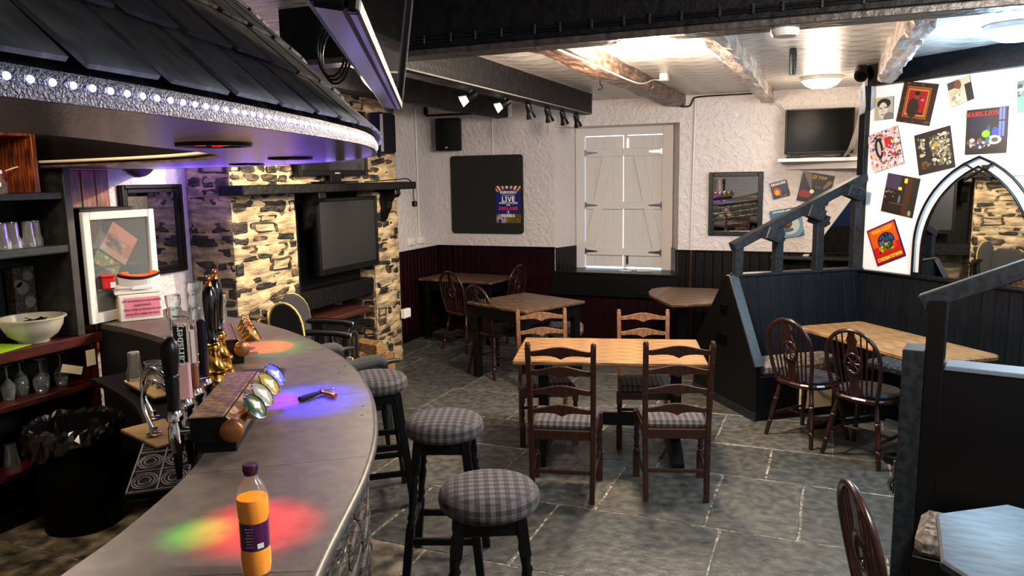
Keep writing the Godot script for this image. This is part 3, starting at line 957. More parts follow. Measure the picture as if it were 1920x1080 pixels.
		bx(s, Vector3(x, 0.30, 0.167), Vector3(0.012, 0.2, 0.010), 0.002)
		obj("door_rib", s, M.steel, d)
	var lg = [[6.30, 0.095, 0.0, 0.07, 0.35], [6.43, 0.095, 0.02, 0.065, -0.1], [6.36, 0.205, 0.01, 0.07, 0.15], [6.33, 0.31, -0.01, 0.06, -0.3]]
	var names = ["split pale log at the bottom left of the small pile by the stove", "split pale log at the bottom right of the small pile by the stove", "split pale log in the middle of the small pile by the stove", "topmost split pale log of the small pile by the stove"]
	for k in 4:
		var l = lg[k]
		var o = thing("split_log", names[k], "log", V(-4.12 + l[2], l[1], l[0]), l[4], "logs by the stove")
		s = S()
		prism(s, [Vector2(-l[3], -0.055), Vector2(l[3] * 0.9, -0.06), Vector2(l[3], 0.03), Vector2(0.02, 0.075), Vector2(-l[3] * 0.8, 0.05)], 0.30, Transform3D(Basis(Vector3(0, 0, -1), Vector3.UP, Vector3(1, 0, 0)), Vector3.ZERO), 0.006)
		obj("wood", s, mk(Color(0.74, 0.57, 0.34), 0.7, {"tex": M.soft, "scale": Vector3(3, 12, 12)}), o)
		o.rotation.x = 0.1 * (k - 1)
	t = thing("socket_box", "white double socket box at the foot of the chimney's right pier", "socket", V(-4.16, 0.52, 7.08))
	t.transform.basis = side
	box("box", Vector3.ZERO, Vector3(0.13, 0.10, 0.05), M.white_plastic, t, 0.006)
	for x in [-0.032, 0.032]:
		box("socket_plate", Vector3(x, 0, 0.027), Vector3(0.05, 0.08, 0.006), M.white, t, 0.002)

func tv(t, w, h, bez, dep, scr, lift = 0.0):   # local x 0..w, facing +z
	var s = S()
	bx(s, Vector3(w / 2, h / 2 + lift, -dep / 2), Vector3(w, h, dep), 0.006)
	obj("casing", s, M.black, t)
	s = S()
	for r in [[0, bez * 0.6, 0, h], [w - bez * 0.6, w, 0, h], [bez * 0.6, w - bez * 0.6, 0, bez], [bez * 0.6, w - bez * 0.6, h - bez * 0.6, h]]:
		bx(s, Vector3((r[0] + r[1]) / 2, (r[2] + r[3]) / 2 + lift, 0.006), Vector3(r[1] - r[0], r[3] - r[2], 0.016), 0.004)
	obj("bezel", s, M.black, t)
	box("screen", Vector3(w / 2, h / 2 + bez * 0.2 + lift, 0.001), Vector3(w - bez, h - bez * 1.3, 0.004), scr, t, 0)

# ---------------------------------------------------------------- pictures
func ellipse(im, x, y, rx, ry, color):
	for py in range(max(0, int(y - ry)), min(im.get_height(), int(y + ry) + 1)):
		var k = 1.0 - pow((py - y) / ry, 2)
		if k > 0:
			var hw = rx * sqrt(k)
			var x0 = clampi(int(x - hw), 0, im.get_width())
			var x1 = clampi(int(x + hw), 0, im.get_width())
			if x1 > x0:
				im.fill_rect(Rect2i(x0, py, x1 - x0, 1), color)

func picture(w, h, bg, shapes):   # shapes in 0..1: ["r"|"e", x, y, w, h, colour] or ["c", x, y, w, h, colours, how many, size]
	var im = Image.create(w, h, false, Image.FORMAT_RGB8)
	im.fill(bg)
	for q in shapes:
		match q[0]:
			"r":
				im.fill_rect(Rect2i(int(q[1] * w), int(q[2] * h), max(1, int(q[3] * w)), max(1, int(q[4] * h))), q[5])
			"e":
				ellipse(im, q[1] * w, q[2] * h, q[3] * w, q[4] * h, q[5])
			"c":
				for k in q[6]:
					var z = q[7] * rng.randf_range(0.4, 1.2)
					ellipse(im, (q[1] + q[3] * rng.randf()) * w, (q[2] + q[4] * rng.randf()) * h, z * w * rng.randf_range(0.5, 1.6), z * h, q[5][rng.randi() % q[5].size()])
			"t":   # a triangle / beam: x, y, x2, half width at the end, y2, colour
				for py in range(int(min(q[2], q[4]) * h), int(max(q[2], q[4]) * h)):
					var k = (py / float(h) - q[2]) / (q[4] - q[2])
					var cx = lerpf(q[1], q[3], k)
					im.fill_rect(Rect2i(int((cx - q[5] * k) * w), py, max(1, int(2 * q[5] * k * w)), 1), q[6])
	for y in range(0, h, 2):
		for x in range(0, w, 2):
			im.set_pixel(x, y, im.get_pixel(x, y).darkened(rng.randf() * 0.16))
	im.generate_mipmaps()
	return ImageTexture.create_from_image(im)

func sleeve(called, label, xf, w, h, tex, thick = 0.006, group = ""):
	var t = thing(called, label, "record sleeve" if called == "record_sleeve" else "picture", Vector3.ZERO, 0, group)
	t.transform = xf
	box("card", Vector3(0, 0, thick / 2), Vector3(w, h, thick), M.black_matt, t, 0.001)
	var s = S()
	uvquad(s, Vector3(-w / 2, -h / 2, thick + 0.0006), Vector3(w / 2, -h / 2, thick + 0.0006), Vector3(w / 2, h / 2, thick + 0.0006), Vector3(-w / 2, h / 2, thick + 0.0006))
	var m = StandardMaterial3D.new()
	m.albedo_texture = tex
	m.roughness = 0.32
	obj("print", s, m, t)
	return t

func flat(words, hgt, color, t, x, y, z = 0.0075, serif = false, called = "lettering"):
	return text(called, words, hgt, mk(color, 0.5), t, Transform3D(Basis(), Vector3(x, y, z)), serif)

func build_back_wall_things():
	var t = thing("loudspeaker", "black loudspeaker with a curved front high on the left of the back wall", "speaker", V(-4.37, 2.29, 8.66))
	t.rotation.y = 0.15
	var s = S()
	var p = []
	for k in 9:
		var g = PI * (0.5 - 0.5 * (k / 8.0 * 2.0 - 1.0) * 0.5) - PI / 2
		p.append([0.158 * (k / 4.0 - 1.0), -0.09 - 0.05 * cos((k / 4.0 - 1.0) * PI / 2)])
	p.append([0.13, 0.07])
	p.append([-0.13, 0.07])
	plan(s, p, 0.0, 0.39, 0.006)
	obj("cabinet", s, M.black_matt, t)
	box("bracket", Vector3(0, 0.2, -0.10), Vector3(0.06, 0.10, 0.09), M.black, t)
	text("logo", "JBL", 0.022, M.white, t, Transform3D(Basis(), Vector3(0, 0.035, 0.142)))
	s = S()
	tube(s, [V(-4.62, 2.80, 8.5), V(-4.60, 2.71, 8.5)], 0.012, 8)
	tube(s, [V(-4.61, 2.715, 8.5), V(-3.55, 2.715, 8.5)], 0.014, 8)
	bx(s, V(-4.61, 2.77, 8.5), Vector3(0.05, 0.09, 0.03), 0.004)
	tag(obj("curtain_pole", s, M.black), "thin black metal pole fixed under the ceiling above the loudspeaker", "pole")
	t = thing("notice_board", "large square black board with rounded corners on the back wall", "notice board", V(-3.95, 1.255, 8.80))
	s = S()
	var q = []
	for c in [[0.45, 0.93, 0], [-0.45, 0.93, 1], [-0.45, 0.042, 2], [0.45, 0.042, 3]]:
		for k in 5:
			var g = PI / 2 * (c[2] + k / 4.0)
			q.append(Vector2(c[0] + 0.042 * cos(g), c[1] + 0.042 * sin(g)))
	prism(s, q, 0.022, Transform3D(Basis(), Vector3.ZERO), 0.004)
	obj("board", s, M.black_board, t)
	for sp in [Vector3(0.445, 0.91, 0.012), Vector3(0.455, 0.06, 0.012)]:
		s = S()
		lathe(s, [[0.0, 0], [0.007, 0.0], [0.005, 0.004], [0.0, 0.005]], 8, Transform3D(Basis(Vector3(1, 0, 0), PI / 2), sp))
		obj("screw", s, M.steel, t)
	var sh = []
	for k in 14:
		sh.append(["t", 0.5, 0.42, -0.1 + 1.2 * k / 13.0, 0.04, 0.0, [Color(0.85, 0.75, 0.4), Color(0.55, 0.1, 0.12), Color(0.9, 0.88, 0.8), Color(0.2, 0.15, 0.2)][k % 4]])
	for i in sh.size():   # beams run from the middle up to the top edge
		sh[i] = ["t", 0.5, 0.45, -0.1 + 1.2 * i / 13.0, 0.0, 0.05, sh[i][6]]
	sh += [["e", 0.5, 0.45, 0.62, 0.38, Color(0.12, 0.12, 0.42)], ["r", 0, 0.45, 1, 0.3, Color(0.10, 0.11, 0.40)], ["r", 0, 0.75, 1, 0.25, Color(0.36, 0.29, 0.10)], ["c", 0, 0.80, 1, 0.2, [Color(0.5, 0.42, 0.12), Color(0.3, 0.3, 0.08), Color(0.42, 0.33, 0.1)], 60, 0.03], ["e", 0.22, 0.90, 0.19, 0.14, Color(0.6, 0.6, 0.66)], ["e", 0.16, 0.95, 0.07, 0.05, Color(0.1, 0.12, 0.4)], ["e", 0.30, 0.84, 0.05, 0.035, Color(0.5, 0.1, 0.12)]]
	t = sleeve("match_poster", "blue football match poster pinned to the black notice board", Transform3D(Basis(), V(-3.652, 1.618, 8.787)), 0.335, 0.455, picture(128, 176, Color(0.14, 0.12, 0.22), sh), 0.003)
	t.set_meta("category", "poster")
	for l in [["EURO2024", 0.045, 0.150, Color.WHITE], ["WATCH THE BIG GAME", 0.016, 0.115, Color(0.8, 0.8, 0.9)], ["LIVE", 0.088, 0.065, Color.WHITE], ["SUNDAY 16TH JUNE", 0.027, 0.018, Color.WHITE], ["8PM", 0.024, -0.006, Color.WHITE], ["ENGLAND", 0.055, -0.048, Color(0.85, 0.2, 0.22)], ["V", 0.044, -0.095, Color.WHITE], ["SERBIA", 0.052, -0.138, Color.WHITE]]:
		flat(l[0], l[1], l[3], t, 0, l[2], 0.004)
	s = S()
	tube(s, [V(-4.645, 2.80, 8.30), V(-4.645, 1.25, 8.30)], 0.012, 8)
	tag(obj("conduit", s, M.white_paint), "white vertical conduit on the left wall down to the sockets", "conduit")
	for k in 2:
		t = thing("wall_socket", ["white wall socket left of the conduit foot", "white wall switch plate at the foot of the conduit"][k], "socket", V(-4.65, 1.155, [8.10, 8.36][k]))
		t.rotation.y = PI / 2
		box("plate", Vector3(0, 0.045, 0), Vector3(0.13, 0.09, 0.03), M.white_plastic, t, 0.006)
		for x in [-0.03, 0.03]:
			box("switch", Vector3(x, 0.06, 0.017), Vector3(0.016, 0.022, 0.008), M.white, t, 0.002)
	s = S()
	tube(s, [V(-3.86, 2.82, 8.812), V(-3.86, 2.22, 8.812)], 0.011, 8)
	tag(obj("conduit", s, M.white_paint), "thin white conduit running down to the top of the notice board", "conduit")
	s = S()
	tube(s, [V(-1.40, 2.80, 8.812), V(-1.42, 1.10, 8.812)], 0.017, 8)
	tag(obj("conduit", s, M.white_paint), "white pipe on the back wall right of the shuttered window", "pipe")
	s = S()
	tube(s, [V(-1.42, 1.10, 8.79), V(-1.42, 0.02, 8.79)], 0.02, 8)
	tag(obj("conduit", s, M.chair), "brown pipe running down the dark boards right of the window", "pipe")
	s = S()
	tube(s, smooth([V(-1.56, 2.70, 8.78), V(-1.46, 2.70, 8.79), V(-1.43, 2.76, 8.80), V(-1.36, 2.795, 8.80), V(-0.9, 2.80, 8.80), V(-0.66, 2.80, 8.80)], 30), 0.010, 6)
	tag(obj("ceiling_cable", s, M.black), "black cable clipped along the top of the back wall", "cable")
	s = S()
	tube(s, smooth([V(-0.60, 2.68, 8.78), V(-0.52, 2.66, 8.79), V(-0.46, 2.55, 8.80), V(-0.42, 2.3, 8.80), V(-0.43, 2.14, 8.76), V(-0.42, 2.115, 8.70)], 30), 0.011, 6)
	tag(obj("aerial_cable", s, M.cable_white), "pale cable curving down from the beam end to the small television", "cable")
	t = thing("wall_mirror", "rectangular mirror in a dark grey frame on the back wall", "mirror", V(-0.945, 1.27, 8.80))
	t.rotation.x = 0.028
	frame_parts(t, 0.575, 0.70, 0.05, 0.03, M.rail)
	box("glass", Vector3(0, 0.35, -0.004), Vector3(0.50, 0.62, 0.006), M.mirror, t, 0)
	s = S()
	lathe(s, [[0.0, 0.0], [0.012, 0.0], [0.012, 0.004], [0.0, 0.004]], 10, Transform3D(Basis(Vector3(1, 0, 0), PI / 2), Vector3(0, 0.71, 0.0)))
	obj("hanger", s, M.steel, t)
	t = thing("wall_shelf", "white shelf in the corner carrying the small television", "shelf", V(-0.09, 2.06, 8.63))
	box("board", Vector3(0, 0.018, 0), Vector3(0.82, 0.036, 0.36), M.white_paint, t, 0.004)
	s = S()
	plan(s, [[-0.36, 0.17], [0.40, 0.17], [0.40, -0.14]], -0.075, -0.001, 0.003)
	obj("bracket_panel", s, M.white_paint, t)
	t = thing("television", "small black television on the white corner shelf", "television", V(-0.44, 2.096, 8.58))
	t.rotation.y = 0.10
	tv(t, 0.66, 0.455, 0.03, 0.05, M.screen, 0.045)
	for x in [0.08, 0.56]:
		box("foot", Vector3(x, 0.012, 0.0), Vector3(0.13, 0.014, 0.16), M.black, t, 0.003)
		box("foot_stem", Vector3(x, 0.035, -0.02), Vector3(0.03, 0.05, 0.02), M.black, t, 0.003)
	s = S()
	tube(s, smooth([V(-0.30, 2.105, 8.50), V(-0.12, 2.112, 8.47), V(0.0, 2.105, 8.52), V(0.14, 2.115, 8.48)], 20), 0.006, 6)
	tag(obj("tangled_lead", s, M.black), "black lead lying on the white shelf under the small television", "cable")
	# sleeves on the back wall
	var z = 8.805
	t = sleeve("record_sleeve", "smallest sleeve by the framed mirror, an orange glow over night blue", Transform3D(Basis(Vector3(0, 0, 1), 0.27), V(-0.486, 1.776, z)), 0.175, 0.175, picture(96, 96, Color(0.07, 0.06, 0.10), [["r", 0.5, 0.3, 0.45, 0.45, Color(0.10, 0.14, 0.34)], ["e", 0.32, 0.62, 0.22, 0.24, Color(0.75, 0.25, 0.04)], ["e", 0.32, 0.66, 0.13, 0.15, Color(0.95, 0.62, 0.10)], ["r", 0.1, 0.28, 0.3, 0.14, Color(0.45, 0.10, 0.06)], ["c", 0.3, 0.84, 0.6, 0.1, [Color(0.6, 0.6, 0.55), Color(0.2, 0.25, 0.4)], 10, 0.05]]))
	flat("ERASURE", 0.036, Color.WHITE, t, 0, 0.062)
	t = sleeve("record_sleeve", "dark sleeve with two light beams and a black car, half behind the rail", Transform3D(Basis(Vector3(0, 0, 1), -0.19), V(-0.131, 1.784, z)), 0.315, 0.315, picture(160, 160, Color(0.10, 0.09, 0.12), [["t", 0.42, 0.62, 0.15, 0.0, 0.14, Color(0.42, 0.37, 0.38)], ["t", 0.66, 0.62, 0.95, 0.2, 0.10, Color(0.48, 0.38, 0.28)], ["r", 0.42, 0.48, 0.34, 0.22, Color(0.07, 0.06, 0.07)], ["r", 0.48, 0.42, 0.22, 0.08, Color(0.30, 0.22, 0.28)], ["e", 0.22, 0.74, 0.20, 0.14, Color(0.50, 0.10, 0.10)], ["e", 0.42, 0.62, 0.07, 0.07, Color(0.9, 0.85, 0.85)], ["r", 0.0, 0.86, 1, 0.14, Color(0.06, 0.05, 0.06)]]))
	flat("ZZ TOP", 0.045, Color(0.85, 0.62, 0.15), t, 0.02, 0.115)
	t = sleeve("record_sleeve", "pale blue sleeve with a brown globe in a white halo, lowest behind the rail", Transform3D(Basis(Vector3(0, 0, 1), 0.18), V(-0.404, 1.412, z)), 0.315, 0.315, picture(160, 160, Color(0.20, 0.40, 0.52), [["e", 0.6, 0.6, 0.46, 0.44, Color(0.42, 0.58, 0.66)], ["e", 0.58, 0.58, 0.33, 0.32, Color(0.72, 0.78, 0.80)], ["e", 0.5, 0.52, 0.18, 0.16, Color(0.35, 0.17, 0.10)], ["c", 0.38, 0.42, 0.22, 0.2, [Color(0.75, 0.6, 0.45), Color(0.25, 0.1, 0.07), Color(0.5, 0.25, 0.14)], 14, 0.05], ["e", 0.5, 0.74, 0.2, 0.07, Color(0.25, 0.38, 0.5)]]))
	flat("JEAN-MICHEL JARRE", 0.020, Color.WHITE, t, -0.03, 0.135)

func frame_parts(t, w, h, fw, dep, m):
	for r in [[-w / 2, -w / 2 + fw, 0, h], [w / 2 - fw, w / 2, 0, h], [-w / 2 + fw, w / 2 - fw, 0, fw], [-w / 2 + fw, w / 2 - fw, h - fw, h]]:
		box("frame_side", Vector3((r[0] + r[1]) / 2, (r[2] + r[3]) / 2, 0), Vector3(r[1] - r[0], r[3] - r[2], dep), m, t, 0.006)

func build_album_wall():
	var W = Transform3D(ab, V(0.28, 0, 7.27))
	var at = func(s_, h, deg): return W * Transform3D(Basis(Vector3(0, 0, 1), deg_to_rad(deg)), Vector3(s_, h, 0.002))
	sleeve("record_sleeve", "small black and white portrait sleeve at the top left of the white wall", at.call(0.167, 2.463, 1), 0.178, 0.183, picture(96, 96, Color(0.62, 0.60, 0.54), [["e", 0.5, 0.28, 0.36, 0.22, Color(0.13, 0.12, 0.11)], ["e", 0.46, 0.58, 0.25, 0.36, Color(0.74, 0.72, 0.66)], ["r", 0.26, 0.46, 0.16, 0.05, Color(0.15, 0.14, 0.13)], ["r", 0.52, 0.44, 0.18, 0.05, Color(0.15, 0.14, 0.13)], ["r", 0.43, 0.52, 0.05, 0.16, Color(0.5, 0.48, 0.44)], ["r", 0.36, 0.76, 0.18, 0.04, Color(0.25, 0.22, 0.2)], ["e", 0.8, 0.9, 0.3, 0.22, Color(0.42, 0.4, 0.37)], ["r", 0.06, 0.02, 0.22, 0.12, Color(0.8, 0.62, 0.2)]]))
	var gold = Color(0.55, 0.32, 0.13)
	sleeve("record_sleeve", "sleeve printed like a gilt frame round a red picture with a dark figure", at.call(0.468, 2.478, -11), 0.305, 0.318, picture(160, 160, Color(0.17, 0.09, 0.06), [["c", 0, 0, 1, 1, [Color(0.28, 0.15, 0.09), Color(0.12, 0.06, 0.04), Color(0.36, 0.24, 0.16)], 120, 0.03], ["r", 0.14, 0.11, 0.72, 0.76, gold], ["r", 0.17, 0.14, 0.66, 0.70, Color(0.30, 0.14, 0.06)], ["r", 0.19, 0.16, 0.62, 0.66, Color(0.70, 0.42, 0.14)], ["r", 0.23, 0.20, 0.54, 0.56, Color(0.55, 0.05, 0.08)], ["e", 0.42, 0.62, 0.17, 0.24, Color(0.16, 0.10, 0.08)], ["e", 0.47, 0.32, 0.07, 0.09, Color(0.40, 0.25, 0.18)], ["e", 0.47, 0.26, 0.08, 0.05, Color(0.09, 0.06, 0.06)], ["c", 0.62, 0.30, 0.1, 0.14, [Color(0.75, 0.4, 0.5)], 6, 0.02], ["r", 0.3, 0.72, 0.44, 0.05, Color(0.12, 0.05, 0.04)]]))
	sleeve("record_sleeve", "small sepia sleeve of pale cloth and a dark left corner, highest on the wall", at.call(0.829, 2.532, 15), 0.18, 0.185, picture(96, 96, Color(0.70, 0.64, 0.52), [["r", 0, 0, 0.5, 0.3, Color(0.25, 0.22, 0.18)], ["r", 0.72, 0.3, 0.3, 0.7, Color(0.10, 0.10, 0.08)], ["e", 0.45, 0.2, 0.15, 0.2, Color(0.42, 0.25, 0.15)], ["c", 0.1, 0.4, 0.55, 0.55, [Color(0.78, 0.73, 0.62), Color(0.55, 0.48, 0.36), Color(0.66, 0.58, 0.45)], 30, 0.07]]))
	var t = sleeve("record_sleeve", "dark night sleeve with red lettering and a lit window, right of the arch", at.call(1.049, 2.228, 1), 0.308, 0.325, picture(176, 176, Color(0.055, 0.045, 0.065), [["r", 0.1, 0.18, 0.55, 0.36, Color(0.06, 0.08, 0.16)], ["r", 0.80, 0.02, 0.14, 0.62, Color(0.30, 0.36, 0.58)], ["r", 0.86, 0.02, 0.02, 0.62, Color(0.08, 0.06, 0.08)], ["r", 0.80, 0.28, 0.14, 0.03, Color(0.08, 0.06, 0.08)], ["t", 0.58, 0.34, 0.5, 0.62, 0.12, Color(0.10, 0.28, 0.24)], ["e", 0.5, 0.56, 0.10, 0.08, Color(0.45, 0.62, 0.12)], ["e", 0.72, 0.52, 0.08, 0.10, Color(0.12, 0.2, 0.5)], ["e", 0.7, 0.70, 0.18, 0.10, Color(0.66, 0.62, 0.52)], ["e", 0.72, 0.70, 0.08, 0.05, Color(0.25, 0.22, 0.2)], ["c", 0.04, 0.66, 0.55, 0.22, [Color(0.4, 0.22, 0.22), Color(0.18, 0.3, 0.34), Color(0.62, 0.58, 0.5), Color(0.1, 0.12, 0.2)], 30, 0.05], ["r", 0, 0.9, 1, 0.1, Color(0.04, 0.03, 0.05)]]))
	flat("MARILLION", 0.042, Color(0.72, 0.12, 0.06), t, -0.035, 0.125, 0.0075, true)
	t = sleeve("record_sleeve", "pale collage sleeve in red, white and black with a big black figure", at.call(0.201, 2.128, 15), 0.30, 0.318, picture(160, 160, Color(0.74, 0.66, 0.64), [["c", 0, 0, 1, 1, [Color(0.82, 0.76, 0.74), Color(0.66, 0.22, 0.20), Color(0.12, 0.11, 0.12), Color(0.7, 0.45, 0.42), Color(0.85, 0.83, 0.8), Color(0.2, 0.25, 0.55), Color(0.75, 0.6, 0.15)], 190, 0.035], ["r", 0.52, 0.2, 0.2, 0.3, Color(0.70, 0.14, 0.12)], ["e", 0.32, 0.42, 0.13, 0.27, Color(0.08, 0.08, 0.08)], ["e", 0.32, 0.42, 0.055, 0.19, Color(0.72, 0.6, 0.56)], ["c", 0.4, 0.4, 0.6, 0.6, [Color(0.8, 0.78, 0.76), Color(0.62, 0.2, 0.2), Color(0.15, 0.2, 0.45)], 50, 0.03]]))
	sleeve("record_sleeve", "dark brown sleeve filled by a crowded mass of cream figures", at.call(0.645, 2.100, 11.5), 0.306, 0.32, picture(176, 176, Color(0.13, 0.10, 0.09), [["c", 0.42, 0.12, 0.5, 0.75, [Color(0.62, 0.58, 0.46), Color(0.76, 0.72, 0.58), Color(0.30, 0.25, 0.17), Color(0.46, 0.41, 0.30)], 190, 0.035], ["c", 0.10, 0.12, 0.16, 0.45, [Color(0.72, 0.68, 0.55), Color(0.5, 0.45, 0.35)], 30, 0.035], ["c", 0.05, 0.72, 0.3, 0.14, [Color(0.36, 0.26, 0.08), Color(0.2, 0.15, 0.08)], 12, 0.05], ["e", 0.56, 0.36, 0.09, 0.05, Color(0.66, 0.50, 0.18)]]))
	sleeve("record_sleeve", "dusky street scene sleeve with two yellow signs and a small blue figure", at.call(0.364, 1.755, -9.5), 0.302, 0.318, picture(176, 176, Color(0.14, 0.10, 0.08), [["r", 0, 0.02, 0.45, 0.36, Color(0.22, 0.18, 0.26)], ["r", 0.62, 0.02, 0.2, 0.98, Color(0.25, 0.13, 0.07)], ["r", 0.82, 0.02, 0.18, 0.98, Color(0.13, 0.12, 0.06)], ["r", 0.56, 0.06, 0.10, 0.12, Color(0.80, 0.72, 0.10)], ["r", 0.42, 0.30, 0.11, 0.08, Color(0.84, 0.74, 0.16)], ["r", 0.0, 0.42, 0.4, 0.3, Color(0.10, 0.07, 0.06)], ["c", 0.04, 0.42, 0.3, 0.2, [Color(0.7, 0.58, 0.3), Color(0.4, 0.26, 0.12)], 14, 0.018], ["e", 0.50, 0.62, 0.04, 0.09, Color(0.30, 0.36, 0.46)], ["e", 0.50, 0.53, 0.02, 0.025, Color(0.65, 0.5, 0.3)], ["r", 0.2, 0.72, 0.5, 0.03, Color(0.30, 0.22, 0.15)], ["e", 0.88, 0.9, 0.05, 0.07, Color(0.5, 0.5, 0.42)]]))
	t = sleeve("record_sleeve", "orange and red sleeve with a coiled blue-grey beast, lowest on the white wall", at.call(0.254, 1.357, 23.5), 0.290, 0.318, picture(176, 176, Color(0.28, 0.05, 0.22), [["r", 0.04, 0.04, 0.92, 0.92, Color(0.66, 0.09, 0.05)], ["r", 0.04, 0.04, 0.92, 0.5, Color(0.76, 0.30, 0.06)], ["e", 0.54, 0.44, 0.29, 0.22, Color(0.10, 0.10, 0.13)], ["c", 0.3, 0.28, 0.5, 0.34, [Color(0.18, 0.26, 0.42), Color(0.1, 0.1, 0.12), Color(0.35, 0.42, 0.5)], 40, 0.04], ["c", 0.22, 0.5, 0.5, 0.2, [Color(0.8, 0.62, 0.12), Color(0.30, 0.42, 0.12), Color(0.12, 0.12, 0.10)], 40, 0.035], ["e", 0.78, 0.6, 0.06, 0.1, Color(0.7, 0.22, 0.06)]]))
	flat("THIN LIZZY", 0.040, Color(0.88, 0.66, 0.10), t, 0, 0.118)
	flat("CHINATOWN", 0.040, Color(0.92, 0.78, 0.14), t, 0, -0.120)
	sleeve("record_sleeve", "green and grey sleeve cut off by the picture's right edge, upper one", at.call(1.405, 2.458, 4), 0.30, 0.215, picture(96, 96, Color(0.30, 0.36, 0.32), [["r", 0, 0.5, 1, 0.5, Color(0.30, 0.45, 0.38)], ["c", 0, 0, 1, 0.5, [Color(0.1, 0.1, 0.12), Color(0.5, 0.5, 0.5)], 30, 0.06]]))
	sleeve("record_sleeve", "plain pale green sleeve cut off by the picture's right edge, lower one", at.call(1.42, 2.070, 2), 0.305, 0.32, picture(96, 96, Color(0.60, 0.76, 0.66), [["r", 0.1, 0.1, 0.8, 0.12, Color(0.66, 0.80, 0.72)]]))
	# pointed arch mirror
	t = thing("arch_mirror", "pointed arch mirror with a double black iron frame on the white wall", "mirror")
	t.transform = W * Transform3D(Basis(), Vector3(1.02, 1.10, 0.012))
	var arch = func(hw, top, n):
		var R = (hw * hw + top * top) / (2.0 * hw)   # both arcs spring level
		var out = []
		for k in n + 1:
			var y = top * k / n
			out.append(Vector2(-R + hw + sqrt(max(0.0, R * R - y * y)), y))
		return out
	var outline = func(hw, foot, top, n):
		var a = arch.call(hw, top - foot, n)
		var pts = [Vector2(hw, 0)]
		for q in a:
			pts.append(q + Vector2(0, foot))
		var l = pts.duplicate()
		l.reverse()
		for q in l:
			if q.x > 0.0005:
				pts.append(Vector2(-q.x, q.y))
		return pts
	for f in [[0.495, 0.25, 0.945], [0.425, 0.22, 0.875]]:
		var s = S()
		var q = []
		for v in outline.call(f[0], f[1], f[2], 14):
			q.append(Vector3(v.x, v.y, 0.012))
		tube(s, q, 0.0095, 6)
		obj("iron_arch", s, M.black, t)
	var s = S()
	for k in [-1, 1]:
		tube(s, [Vector3(k * 0.10, 0.775, 0.012), Vector3(-k * 0.115, 0.90, 0.012)], 0.008, 6)
	tube(s, [Vector3(-0.495, 0.02, 0.012), Vector3(0.495, 0.02, 0.012)], 0.010, 6)
	obj("iron_crossing", s, M.black, t)
	for q in [Vector3(-0.46, 0.03, 0.02), Vector3(0.06, 0.87, 0.02)]:
		box("fixing_clip", q, Vector3(0.05, 0.03, 0.02), M.black, t, 0.003)
	s = S()
	prism(s, outline.call(0.418, 0.22, 0.862, 14), 0.006, Transform3D(Basis(), Vector3(0, 0, 0.004)))
	obj("glass", s, M.mirror, t)
	s = S()
	box("bottom_rail", Vector3(0, 0.012, 0.014), Vector3(0.99, 0.03, 0.03), M.black, t)

